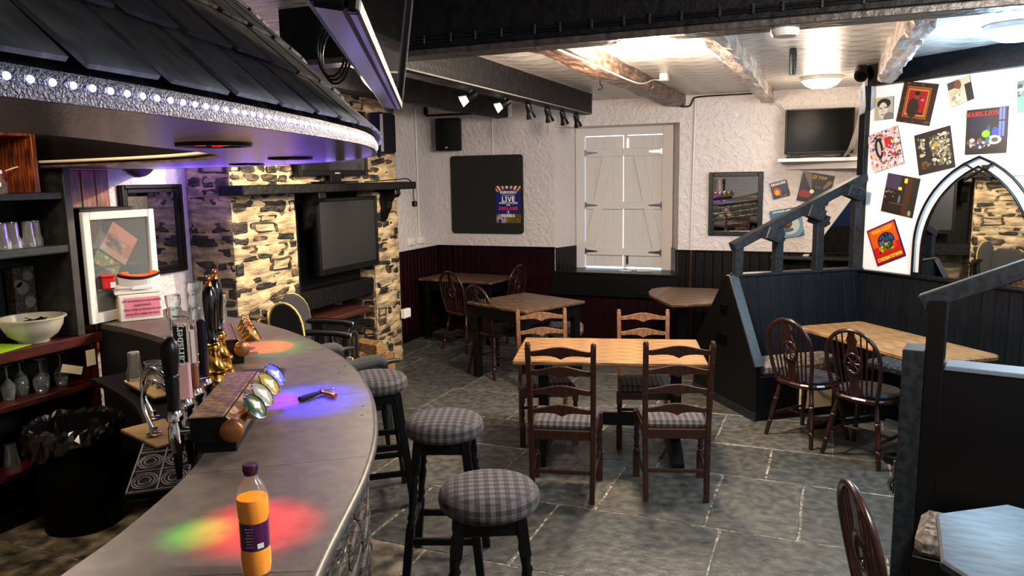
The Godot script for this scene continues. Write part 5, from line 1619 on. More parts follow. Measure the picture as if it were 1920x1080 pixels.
func build_bar():
	var n = 121
	c_out = line([[-0.70, -0.8], [-0.63, -0.2], [-0.66, 0.45], [-0.80, 0.88], [-1.02, 1.317], [-1.259, 1.885], [-1.485, 2.295], [-1.80, 2.724], [-2.237, 3.157], [-2.792, 3.537], [-3.303, 3.774], [-3.75, 3.90], [-4.24, 3.98]], n)
	c_in = line([[-1.40, -0.8], [-1.38, -0.2], [-1.40, 0.4], [-1.49, 0.8], [-1.565, 1.112], [-1.633, 1.361], [-1.796, 1.747], [-2.08, 2.17], [-2.45, 2.58], [-2.92, 2.93], [-3.478, 3.19], [-3.896, 3.333], [-4.257, 3.417]], n)
	var t = thing("bar_counter", "long curved bar counter of slate slabs on a rubble stone front", "bar counter")
	var edge = offset(c_out, -0.016)
	var cuts = [0, 22, 40, 53, 67, 78, 93, 107, n - 1]
	for k in cuts.size() - 1:
		var s = S()
		cut_band(s, c_in, edge, 1.045, 1.08, cuts[k], cuts[k + 1], 0.0012)
		obj("slate_slab", s, M.counter[k % 3], t)
	var s = S()
	var np = []
	for p in edge:
		np.append(p + Vector3(0, 1.061, 0))
	tube(s, np, 0.0195, 10)
	obj("nosing", s, M.nosing, t)
	for q in [[-1.66, 2.46], [-1.60, 2.36], [-2.10, 2.98], [-2.05, 2.86]]:
		s = S()
		lathe(s, [[0.0, 0.0], [0.006, 0.0], [0.006, 0.001], [0.0, 0.0012]], 8, Transform3D(Basis(), V(q[0] + 0.02, 1.080, q[1] - 0.02)))
		obj("screw_plug", s, M.black, t)
	var front = offset(c_out, -0.06)
	s = S()
	band(s, offset(c_out, -0.20), front, 0.0, 1.045)
	obj("front_mortar", s, M.mortar, t)
	s = S()
	band(s, c_in, offset(c_in, 0.06), 0.0, 1.045)
	obj("staff_side_panel", s, M.unit_in, t)
	s = S()
	band(s, offset(c_in, -0.34), c_in, 0.86, 0.885, 66, 106)
	obj("under_shelf", s, M.black_matt, t)
	# stones on the curved front
	var len_ = [0.0]
	for i in range(1, n):
		len_.append(len_[-1] + front[i].distance_to(front[i - 1]))
	var pool = stone_meshes()
	var y = 0.05
	while y < 1.02:
		var h = rng.randf_range(0.055, 0.105)
		h = min(h, 1.04 - y)
		var x = 1.45
		while x < len_[-1] - 0.05:
			var w = rng.randf_range(0.12, 0.30)
			var m = x + w / 2
			var i = 0
			while i < n - 2 and len_[i + 1] < m:
				i += 1
			var k = (m - len_[i]) / (len_[i + 1] - len_[i])
			var p = front[i].lerp(front[i + 1], clampf(k, 0, 1))
			var tg = (front[i + 1] - front[i]).normalized()
			var nn = tg.cross(Vector3.UP)
			var b = Basis(tg * -1.0, Vector3.UP, nn * 1.0)
			b = Basis(Vector3.UP.cross(nn), Vector3.UP, nn)
			put("stone", pool[rng.randi() % 16], M.bar_stones[rng.randi() % 4], t, Transform3D(b.scaled_local(Vector3(w * 0.92, h * 0.86, 0.06)), p + Vector3(0, y + h / 2, 0) + nn * rng.randf_range(-0.016, -0.004)))
			x += w
		y += h
	var kerb = offset(front, 0.10)
	var i = 20
	while i < n - 3:
		s = S()
		cut_band(s, front, kerb, 0.0, 0.035 + rng.randf_range(-0.003, 0.003), i, i + 2, 0.004)
		obj("kerb_tile", s, M.tan_flags[rng.randi() % 3], t)
		i += 2

func build_canopy():
	var n = 121
	var out = line([[-0.74, -0.7], [-0.76, -0.2], [-0.82, 0.3], [-0.87, 0.62], [-0.93, 0.92], [-1.05, 1.37], [-1.16, 1.70], [-1.27, 1.97], [-1.46, 2.32], [-1.88, 2.96], [-2.40, 3.48], [-3.0, 3.88], [-3.8, 4.18], [-4.64, 4.30]], n)
	var inn = line([[-1.30, -0.7], [-1.32, -0.2], [-1.37, 0.4], [-1.47, 0.95], [-1.53, 1.2], [-1.75, 1.6], [-2.135, 2.28], [-2.56, 2.70], [-3.1, 2.96], [-3.85, 3.12], [-4.64, 3.20]], n)
	var t = thing("bar_canopy", "curved canopy over the bar, roofed with dark slates above a glossy brown soffit", "canopy")
	var s = S()
	band(s, inn, offset(out, -0.014), 2.052, 2.064)
	obj("soffit", s, M.soffit, t)
	s = S()
	band(s, offset(out, -0.013), out, 2.050, 2.088)
	obj("fascia", s, M.fascia, t)
	s = S()
	band(s, inn, offset(inn, 0.02), 2.0645, 2.60)
	obj("inner_fascia", s, M.black, t)
	# roof deck and six courses of slates rising to the ceiling
	s = S()
	var rise = 0.72
	var top = offset(out, -rise)
	for i in n - 1:
		var a = out[i] + Vector3(0, 2.084, 0)
		var b = out[i + 1] + Vector3(0, 2.084, 0)
		quad(s, a, b, top[i + 1] + Vector3(0, 2.815, 0), top[i] + Vector3(0, 2.815, 0))
	obj("roof_deck", s, M.black_matt, t)
	var pool = []
	for k in 6:
		s = S()
		var w = 0.5
		prism(s, [Vector2(-w + rng.randf() * 0.04, rng.randf() * 0.02), Vector2(-0.1, rng.randf() * 0.015), Vector2(0.2, rng.randf() * 0.02), Vector2(w - rng.randf() * 0.04, rng.randf() * 0.025), Vector2(w, 0.5), Vector2(w - rng.randf() * 0.03, 1.0), Vector2(-w + rng.randf() * 0.03, 1.0), Vector2(-w + rng.randf() * 0.02, 0.5)], 1.0, Transform3D(), 0.02)
		s.generate_normals()
		pool.append(s.commit())
	for k in 6:
		var e = offset(out, 0.015 - k * 0.170 * 0.7071)
		var ln = [0.0]
		for i in range(1, n):
			ln.append(ln[-1] + e[i].distance_to(e[i - 1]))
		var y = 2.086 + k * 0.170 * 0.7071
		var x = 0.5 + (0.09 if k % 2 else 0.0)
		while x < ln[-1] - 0.1:
			var w = rng.randf_range(0.155, 0.195)
			var m = x + w / 2
			var i = 0
			while i < n - 2 and ln[i + 1] < m:
				i += 1
			var f = clampf((m - ln[i]) / (ln[i + 1] - ln[i]), 0, 1)
			var p = e[i].lerp(e[i + 1], f)
			var nn = (e[i + 1] - e[i]).normalized().cross(Vector3.UP)
			var up = (Vector3.UP - nn).normalized()
			up = up.rotated(nn.cross(Vector3.UP).normalized(), 0.06)
			var xx = up.cross((Vector3.UP + nn).normalized()).normalized()
			var b = Basis(xx, up, xx.cross(up))
			put("slate", pool[rng.randi() % 6], M.slates[rng.randi() % 4], t, Transform3D(b.scaled_local(Vector3(w - rng.randf_range(0.016, 0.027), 0.25, 0.008)), p + Vector3(0, y, 0) + b.z * (0.012 + rng.randf() * 0.003)))
			x += w
	# rope light hung inside the opening
	s = S()
	var rp = []
	for i in range(70, 116):
		rp.append(inn[i] + Vector3(0, 2.082, 0) + (inn[min(i + 1, n - 1)] - inn[i]).normalized().cross(Vector3.UP) * -0.012)
	tube(s, rp, 0.009, 6)
	tube(s, smooth([rp[-1], rp[-1] + Vector3(0.01, -0.02, 0.03), rp[-1] + Vector3(0.03, -0.03, 0.10), rp[-1] + Vector3(0.0, -0.05, 0.14)], 8), 0.005, 6)
	tag(obj("rope_light", s, M.cream), "pale unlit rope light clipped along the inside edge of the canopy opening", "rope light")
	# LED strip round the edge
	t = thing("led_strip", "strip of small white LED lights glowing along the edge of the bar canopy", "LED strip")
	var lens = S()
	lathe(lens, [[0.0048, 0.0], [0.0042, 0.0026], [0.0024, 0.0042], [0.0, 0.0047]], 8)
	lens.generate_normals()
	var lm = lens.commit()
	var run = [0.0]
	for i in range(1, n):
		run.append(run[-1] + out[i].distance_to(out[i - 1]))
	s = S()
	var tape = offset(out, 0.001)
	band(s, offset(out, -0.001), offset(out, 0.0008), 2.069, 2.077)
	obj("tape", s, M.fascia, t)
	var x = 1.12
	var lamp_at = 1.2
	while x < run[-1] - 0.02:
		var i = 0
		while i < n - 2 and run[i + 1] < x:
			i += 1
		var f = (x - run[i]) / (run[i + 1] - run[i])
		var p = out[i].lerp(out[i + 1], f)
		var nn = (out[i + 1] - out[i]).normalized().cross(Vector3.UP)
		var xx = Vector3.UP.cross(nn)
		put("led", lm, M.led, t, Transform3D(Basis(xx, nn, xx.cross(nn)), p + Vector3(0, 2.073, 0) + nn * 0.0008))
		if x > lamp_at:
			omni("led_light", p + Vector3(0, 2.02, 0) + nn * 0.10, Color(0.66, 0.58, 1.0) if p.x > -2.9 else Color(0.52, 0.36, 1.0), E_LED * (0.35 if p.x > -2.9 else 4.0), 0.03 if p.x > -2.9 else 0.14)
			lamp_at += 0.30
		x += 0.033
	# recessed downlights and their coloured pools on the counter
	var spots = [[-1.52, 1.62, "recessed black ring downlight in the soffit nearest the camera", [[V(-1.32, 1.08, 1.46), Color(1.0, 0.02, 0.03), 2.6, 11.0], [V(-1.43, 1.08, 1.375), Color(0.15, 1.0, 0.15), 1.3, 6.0]]], [-2.20, 2.80, "recessed black ring downlight in the middle of the soffit", [[V(-1.90, 1.08, 2.47), Color(0.08, 0.08, 1.0), 4.2, 14.0], [V(-2.00, 1.08, 2.40), Color(1.0, 0.05, 0.55), 1.3, 7.0], [V(-2.02, 1.08, 2.52), Color(0.0, 0.9, 1.0), 0.4, 5.0]]], [-3.10, 3.55, "recessed black ring downlight at the far end of the soffit", [[V(-2.73, 1.08, 3.19), Color(1.0, 0.03, 0.02), 8.0, 8.0], [V(-2.68, 1.08, 3.20), Color(0.1, 0.9, 0.1), 0.7, 13.0], [V(-2.70, 1.08, 3.28), Color(1.0, 0.9, 0.2), 0.25, 4.0]]]]
	for q in spots:
		t = thing("downlight", q[2], "downlight", V(q[0], 2.055, q[1]), 0, "coloured downlights in the canopy")
		s = S()
		lathe(s, [[0.0, -0.004], [0.075, -0.004], [0.085, -0.012], [0.096, -0.012], [0.100, 0.0], [0.0, 0.0]], 28)
		obj("ring", s, M.black, t)
		s = S()
		for k in 3:
			var g = TAU * k / 3.0
			lathe(s, [[0.0, -0.010], [0.014, -0.010], [0.016, -0.003], [0.0, -0.003]], 10, Transform3D(Basis(), Vector3(0.035 * cos(g), 0, 0.035 * sin(g))))
		obj("lamp_lens", s, mk(Color(0.5, 0.2, 0.15), 0.3, {"glow": q[3][0][1], "power": 0.6}), t)
		for l in q[3]:
			spot("downlight_beam", V(q[0], 2.035, q[1]), l[0], l[1], l[2] * E_DISCO, l[3], 0.03, 1.0)
	# the large television hung in front of the canopy, its screen towards the room
	var tt = Vector3(-0.4713, 0, -0.882).normalized()
	var nn2 = tt.cross(Vector3.UP)
	var u = (Vector3.UP * cos(0.14) + nn2 * sin(0.14)).normalized()
	t = thing("television", "large television hung from the ceiling before the canopy, seen edge-on", "television", V(-0.541, 2.15, 0.808))
	t.transform.basis = Basis(tt, u, tt.cross(u))
	tv(t, 1.322, 0.76, 0.022, 0.045, M.screen_gloss)
	s = S()
	prism(s, [Vector2(-0.02, 0.12), Vector2(-0.012, 0.06), Vector2(0.005, 0.025), Vector2(0.03, 0.005), Vector2(0.06, 0.0), Vector2(0.06, 0.55), Vector2(0.02, 0.55), Vector2(-0.02, 0.45)], 1.27, Transform3D(Basis(Vector3(0, 0, 1), Vector3.UP, Vector3(-1, 0, 0)), Vector3(0.66, 0.03, -0.10)), 0.008)
	obj("back_casing", s, mk(Color(0.42, 0.46, 0.52), 0.18), t)
	box("mount_plate", Vector3(0.66, 0.42, -0.11), Vector3(0.4, 0.3, 0.03), M.black, t)
	box("mount_arm", Vector3(0.66, 0.55, -0.22), Vector3(0.06, 0.06, 0.26), M.black, t)
	s = S()
	for k in 3:
		var q = []
		for j in 17:
			var g = TAU * j / 17.0
			q.append(V(-1.47, 2.36 + 0.01 * k, 2.10 + 0.012 * k) + Vector3(0.075 * cos(g), 0.085 * sin(g) - 0.02 * k, 0.03 * cos(g)))
		tube(s, q, 0.0045, 5, true)
	tube(s, smooth([V(-1.47, 2.44, 2.1), V(-1.40, 2.5, 2.0), V(-1.2, 2.45, 1.7)], 10), 0.0045, 5)
	tag(obj("cable_coil", s, M.black), "coil of black cable on the slates behind the large hung television", "cable")

# ---------------------------------------------------------------- behind the bar
func lb(t, called, x0, x1, y0, y1, d0, d1, material, bev = 0.003):
	return box(called, V((x0 + x1) / 2.0, (y0 + y1) / 2.0, (d0 + d1) / 2.0) - t.position, Vector3(absf(x1 - x0), absf(y1 - y0), absf(d1 - d0)), material, t, bev)

func build_back_bar():
	var t = thing("back_bar_shelving", "tall dark shelving unit behind the bar on the left wall", "shelving", V(-4.43, 0, 2.1))
	lb(t, "end_panel", -4.655, -4.20, 1.031, 2.046, 3.235, 3.285, M.unit)
	lb(t, "side_panel", -4.655, -4.20, 1.031, 2.046, 0.9, 0.95, M.unit)
	lb(t, "back_panel", -4.655, -4.63, 1.031, 2.046, 0.95, 3.235, M.unit_in)
	lb(t, "shelf", -4.63, -4.22, 1.865, 1.905, 0.95, 3.235, M.unit)
	lb(t, "shelf", -4.63, -4.215, 1.545, 1.590, 0.95, 3.235, M.unit)
	lb(t, "shelf_lip", -4.222, -4.208, 1.55, 1.594, 0.95, 3.235, M.rail)
	t = thing("back_counter", "glossy red-brown wooden back counter under the shelving", "counter", V(-4.43, 0, 2.2))
	lb(t, "counter_top", -4.63, -4.20, 0.965, 1.03, 0.95, 3.405, M.wood_red, 0.006)
	lb(t, "end_board", -4.63, -4.22, 0.0, 0.965, 3.33, 3.37, M.wood_red)
	lb(t, "shelf", -4.60, -4.21, 0.690, 0.725, 0.95, 3.33, M.wood_red)
	lb(t, "shelf", -4.60, -4.21, 0.30, 0.33, 0.95, 3.33, M.wood_red)
	lb(t, "back_panel", -4.655, -4.625, 0.0, 0.96, 0.95, 3.33, M.unit_in)
	lb(t, "plinth", -4.60, -4.25, 0.0, 0.09, 0.95, 3.33, M.black)
	t = thing("wooden_crate", "orange-brown wooden box standing open on the top shelf", "box", V(-4.43, 1.905, 2.9))
	lb(t, "end_board", -4.60, -4.235, 1.905, 2.25, 3.085, 3.115, M.wood_orange)
	lb(t, "end_board", -4.60, -4.235, 1.905, 2.25, 2.45, 2.48, M.wood_orange)
	lb(t, "top_board", -4.60, -4.235, 2.225, 2.25, 2.48, 3.085, M.wood_orange)
	lb(t, "back_board", -4.61, -4.595, 1.905, 2.25, 2.45, 3.115, M.wood_orange)
	t = thing("spirit_bottle", "small clear glass bottle in front of the orange-brown box", "bottle", V(-4.26, 1.905, 2.90))
	var s = S()
	lathe(s, [[0.0, 0], [0.032, 0.0], [0.034, 0.01], [0.034, 0.06], [0.014, 0.085], [0.012, 0.11], [0.0, 0.11]], 16)
	obj("glass", s, M.glass, t)
	s = S()
	lathe(s, [[0.0, 0.11], [0.014, 0.11], [0.014, 0.13], [0.0, 0.13]], 12)
	obj("cap", s, M.white, t)
	# tumblers
	var gl = null
	var spots = [[-4.30, 2.90], [-4.33, 2.985], [-4.31, 3.065], [-4.36, 3.14]]
	var lab = ["leftmost upturned tall glass on the shelf above the steel tub", "second upturned tall glass from the left on the shelf", "third upturned tall glass from the left on the shelf", "upturned tall glass nearest the shelving end panel"]
	for k in 4:
		gl = pint(V(spots[k][0], 1.592, spots[k][1]), lab[k], "tall glasses on the shelf", true, 0.15)
	# stem glasses under the back counter
	var st = [[-4.33, 2.86], [-4.36, 2.96], [-4.30, 3.04], [-4.38, 3.11], [-4.34, 3.20], [-4.30, 2.72], [-4.45, 3.02]]
	var sl = ["upturned wine glass at the left frame edge under the back counter", "upturned wine glass, second from the left under the back counter", "upturned stemmed glass, third from the left under the back counter", "upturned wine glass, fourth from the left under the back counter", "upturned wine glass nearest the red end board", "upturned wine glass beyond the left frame edge", "upturned wine glass in the second row under the back counter"]
	for k in 7:
		stem_glass(V(st[k][0], 0.726, st[k][1]), sl[k], 0.9 + 0.1 * (k % 3))
	for k in 3:
		pint(V(-4.34 + 0.04 * (k % 2), 0.331, 2.84 + 0.13 * k), ["leftmost tall glass on the dark bottom shelf", "middle tall glass on the dark bottom shelf", "right-hand tall glass on the dark bottom shelf"][k], "tall glasses on the bottom shelf", true, 0.14)
	t = thing("card_carton", "grey printed card carton leaning behind the steel tub under the shelf", "carton", V(-4.56, 1.03, 3.16))
	lb(t, "carton", -4.60, -4.52, 1.03, 1.46, 3.09, 3.225, mk(Color(0.30, 0.27, 0.24), 0.7, {"tex": M.mottle, "scale": 5.0}))
	s = S()
	for q in [[1.40, 0.03, 0.02], [1.33, 0.04, -0.02], [1.36, 0.025, -0.045], [1.24, 0.035, 0.02], [1.12, 0.03, -0.03]]:
		s = S()
		lathe(s, [[0.0, 0.0], [q[1], 0.0], [q[1], 0.001], [0.0, 0.001]], 12, Transform3D(Basis(Vector3(0, 0, 1), -PI / 2), V(-4.519, q[0], 3.16 + q[2]) - t.position))
		obj("printed_flower", s, mk(Color(0.42, 0.39, 0.35), 0.7), t)
	t = thing("steel_tub", "round stainless steel tub behind the plastic bowl", "tub", V(-4.495, 1.03, 2.79))
	s = S()
	lathe(s, [[0.0, 0.0], [0.12, 0.0], [0.125, 0.02], [0.125, 0.035], [0.128, 0.04], [0.125, 0.045], [0.125, 0.24], [0.131, 0.243], [0.131, 0.262], [0.122, 0.264], [0.0, 0.266]], 28)
	obj("body", s, M.steel, t)
	t = thing("plastic_bowl", "cloudy white plastic bowl of dark sachets on the red counter", "bowl", V(-4.33, 1.03, 3.045))
	s = S()
	lathe(s, [[0.0, 0.0], [0.080, 0.0], [0.083, 0.012], [0.130, 0.045], [0.158, 0.095], [0.168, 0.140], [0.182, 0.143], [0.182, 0.150], [0.164, 0.150], [0.152, 0.095], [0.125, 0.052], [0.078, 0.018], [0.0, 0.014]], 32)
	var bowl = mk(Color(0.78, 0.76, 0.68, 0.62), 0.28)
	bowl.transparency = BaseMaterial3D.TRANSPARENCY_ALPHA
	obj("bowl", s, bowl, t)
	for k in 14:
		s = S()
		bx(s, Vector3.ZERO, Vector3(0.075, 0.006, 0.05), 0.002)
		var b = Basis.from_euler(Vector3(rng.randf_range(-0.5, 0.5), rng.randf() * TAU, rng.randf_range(-0.4, 0.4)))
		var g = rng.randf() * TAU
		var r = rng.randf() * 0.09
		tag(obj("sachet", s, M.bag if k % 3 else M.steel, null, Transform3D(b, V(-4.33 + r * cos(g), 1.115 + 0.045 * rng.randf(), 3.045 + r * sin(g)))), "small dark foil sachet in the cloudy plastic bowl", "sachet", "sachets in the plastic bowl")
	s = S()
	bx(s, Vector3.ZERO, Vector3(0.22, 0.003, 0.30), 0.001)
	tag(obj("green_folder", s, mk(Color(0.55, 0.72, 0.10), 0.4), null, Transform3D(Basis(Vector3.UP, 0.25), V(-4.32, 1.033, 2.80))), "bright green paper folder lying on the red back counter", "folder")
	# pale tag and note stuck by the counter end
	tag(rbox("price_card", -4.212, -4.209, 0.83, 0.93, 3.28, 3.345, M.cream), "small cream card pinned under the end of the red counter", "card")
	s = S()
	bx(s, Vector3.ZERO, Vector3(0.006, 0.05, 0.14), 0.001)
	tag(obj("paper_note", s, M.cream, null, Transform3D(Basis(Vector3(1, 0, 0), -0.35), V(-4.20, 0.84, 3.17))), "curled paper note hanging under the red counter edge", "note")
	# white-framed cabinet at the end of the bar
	t = thing("display_cabinet", "black cabinet with a white-framed glass door at the end of the bar", "cabinet", V(-4.42, 1.08, 3.605))
	lb(t, "back_panel", -4.64, -4.60, 1.08, 1.775, 3.335, 3.875, M.black)
	for q in [[3.335, 3.36], [3.85, 3.875]]:
		lb(t, "side_panel", -4.60, -4.225, 1.08, 1.775, q[0], q[1], M.black)
	lb(t, "top_panel", -4.64, -4.225, 1.75, 1.775, 3.335, 3.875, M.black)
	lb(t, "top_lid", -4.62, -4.30, 1.775, 1.80, 3.40, 3.80, M.black)
	lb(t, "base_panel", -4.64, -4.225, 1.08, 1.105, 3.335, 3.875, M.black)
	lb(t, "inner_shelf", -4.59, -4.25, 1.42, 1.432, 3.36, 3.85, M.rail)
	var door = S()
	for q in [[3.335, 3.385, 1.085, 1.78], [3.825, 3.875, 1.085, 1.78], [3.385, 3.825, 1.73, 1.78], [3.385, 3.825, 1.085, 1.15]]:
		bx(door, V(-4.21, (q[2] + q[3]) / 2, (q[0] + q[1]) / 2) - t.position, Vector3(0.03, q[3] - q[2], q[1] - q[0]), 0.004)
	obj("door_frame", door, M.white_plastic, t)
	lb(t, "door_glass", -4.216, -4.212, 1.15, 1.73, 3.385, 3.825, M.pane, 0)
	var side = Basis(Vector3(0, 0, -1), Vector3.UP, Vector3(1, 0, 0))
	sleeve("record_sleeve", "tilted orange-brown sleeve with dark figures inside the white-framed cabinet door", Transform3D(side * Basis(Vector3(0, 0, 1), -0.62), V(-4.25, 1.565, 3.62)), 0.22, 0.20, picture(128, 128, Color(0.46, 0.22, 0.14), [["r", 0, 0, 1, 0.35, Color(0.55, 0.31, 0.20)], ["r", 0, 0.8, 1, 0.2, Color(0.48, 0.40, 0.34)], ["c", 0.1, 0.42, 0.6, 0.34, [Color(0.07, 0.05, 0.06), Color(0.12, 0.10, 0.14), Color(0.5, 0.35, 0.28)], 34, 0.06]]))
	sleeve("record_sleeve", "green and yellow sleeve half hidden behind the tilted one in the cabinet", Transform3D(side * Basis(Vector3(0, 0, 1), -0.55), V(-4.262, 1.50, 3.56)), 0.20, 0.20, picture(96, 96, Color(0.22, 0.34, 0.22), [["c", 0, 0.2, 1, 0.8, [Color(0.6, 0.5, 0.1), Color(0.55, 0.2, 0.12), Color(0.25, 0.4, 0.25)], 40, 0.06]]))
	# framed mirror on the left wall behind the bar
	t = thing("wall_mirror", "mirror in a stepped black frame on the white wall behind the bar", "mirror", V(-4.645, 1.27, 4.28))
	t.rotation.y = PI / 2
	frame_parts(t, 0.56, 0.67, 0.03, 0.05, M.black)
	s = S()
	for q in [[-0.25, -0.22, 0.03, 0.64], [0.22, 0.25, 0.03, 0.64], [-0.22, 0.22, 0.03, 0.06], [-0.22, 0.22, 0.61, 0.64]]:
		bx(s, Vector3((q[0] + q[1]) / 2, (q[2] + q[3]) / 2, 0.0), Vector3(q[1] - q[0], q[3] - q[2], 0.03), 0.004)
	obj("inner_frame", s, M.black, t)
	box("glass", Vector3(0, 0.335, -0.006), Vector3(0.46, 0.57, 0.006), M.mirror, t, 0)
	t = thing("wall_plaque", "dark round plaque on the white wall above the framed mirror", "plaque", V(-4.645, 2.16, 4.19))
	s = S()
	lathe(s, [[0.0, 0.0], [0.16, 0.0], [0.165, 0.008], [0.155, 0.016], [0.0, 0.018]], 32, Transform3D(Basis(Vector3(0, 0, 1), -PI / 2), Vector3.ZERO))
	obj("disc", s, M.chair, t)
	# bin with a black liner
	t = thing("waste_bin", "tall black waste bin lined with a shiny black bag behind the bar", "bin", V(-3.93, 0, 2.95))
	s = S()
	lathe(s, [[0.0, 0.0], [0.19, 0.0], [0.20, 0.02], [0.235, 0.60], [0.225, 0.60], [0.19, 0.03], [0.0, 0.03]], 32)
	obj("tub", s, M.black_matt, t)
	s = S()
	grp += 1
	s.set_smooth_group(-1)
	var fn = FastNoiseLite.new()
	fn.seed = 5
	fn.frequency = 1.0
	fn.fractal_octaves = 3
	var prof = [[0.205, 0.36], [0.218, 0.50], [0.226, 0.60], [0.240, 0.622], [0.254, 0.605], [0.262, 0.570], [0.258, 0.530], [0.250, 0.490]]
	var rings = []
	for i in prof.size():
		var ring = []
		for k in 64:
			var g = TAU * k / 64.0
			var q = Vector3(cos(g), i * 0.45, sin(g)) * 4.5
			var j = fn.get_noise_3dv(q) * (0.030 if i > 3 else 0.022)
			var dy = fn.get_noise_3dv(q + Vector3(9, 3, 1)) * 0.030 + (0.045 * sin(g * 2.0 + 1.0) * (i - 5) / 2.0 if i > 5 else 0.0)
			ring.append(Vector3((prof[i][0] + j) * cos(g), prof[i][1] + dy, (prof[i][0] + j) * sin(g)))
		rings.append(ring)
	for i in prof.size() - 1:
		for k in 64:
			quad(s, rings[i][k], rings[i][(k + 1) % 64], rings[i + 1][(k + 1) % 64], rings[i + 1][k])
	obj("bin_liner", s, M.bag, t)

func pint(at, label, group, upturned, h):
	var t = thing("tall_glass", label, "glass", at, 0, group)
	var s = S()
	var p = [[0.0, 0.0], [0.028, 0.0], [0.030, 0.006], [0.034, h * 0.55], [0.042, h * 0.72], [0.044, h], [0.0425, h], [0.040, h * 0.72], [0.032, h * 0.55], [0.027, 0.012], [0.0, 0.010]]
	if upturned:
		p = p.map(func(q): return [q[0], h - q[1]])
	lathe(s, p, 20)
	obj("glass", s, M.glass_thick, t)
	return t

func stem_glass(at, label, k):
	var t = thing("wine_glass", label, "glass", at, 0, "upturned stem glasses under the back counter")
	var s = S()
	lathe(s, [[0.030 * k, 0.0], [0.040 * k, 0.05], [0.038 * k, 0.085], [0.016, 0.115], [0.005, 0.125], [0.004, 0.185], [0.010, 0.195], [0.034, 0.200], [0.034, 0.203], [0.0, 0.204]], 20)
	lathe(s, [[0.029 * k, 0.0], [0.038 * k, 0.05], [0.036 * k, 0.083], [0.014, 0.111], [0.0, 0.114]], 20)
	obj("glass", s, M.glass_thick, t)
	return t

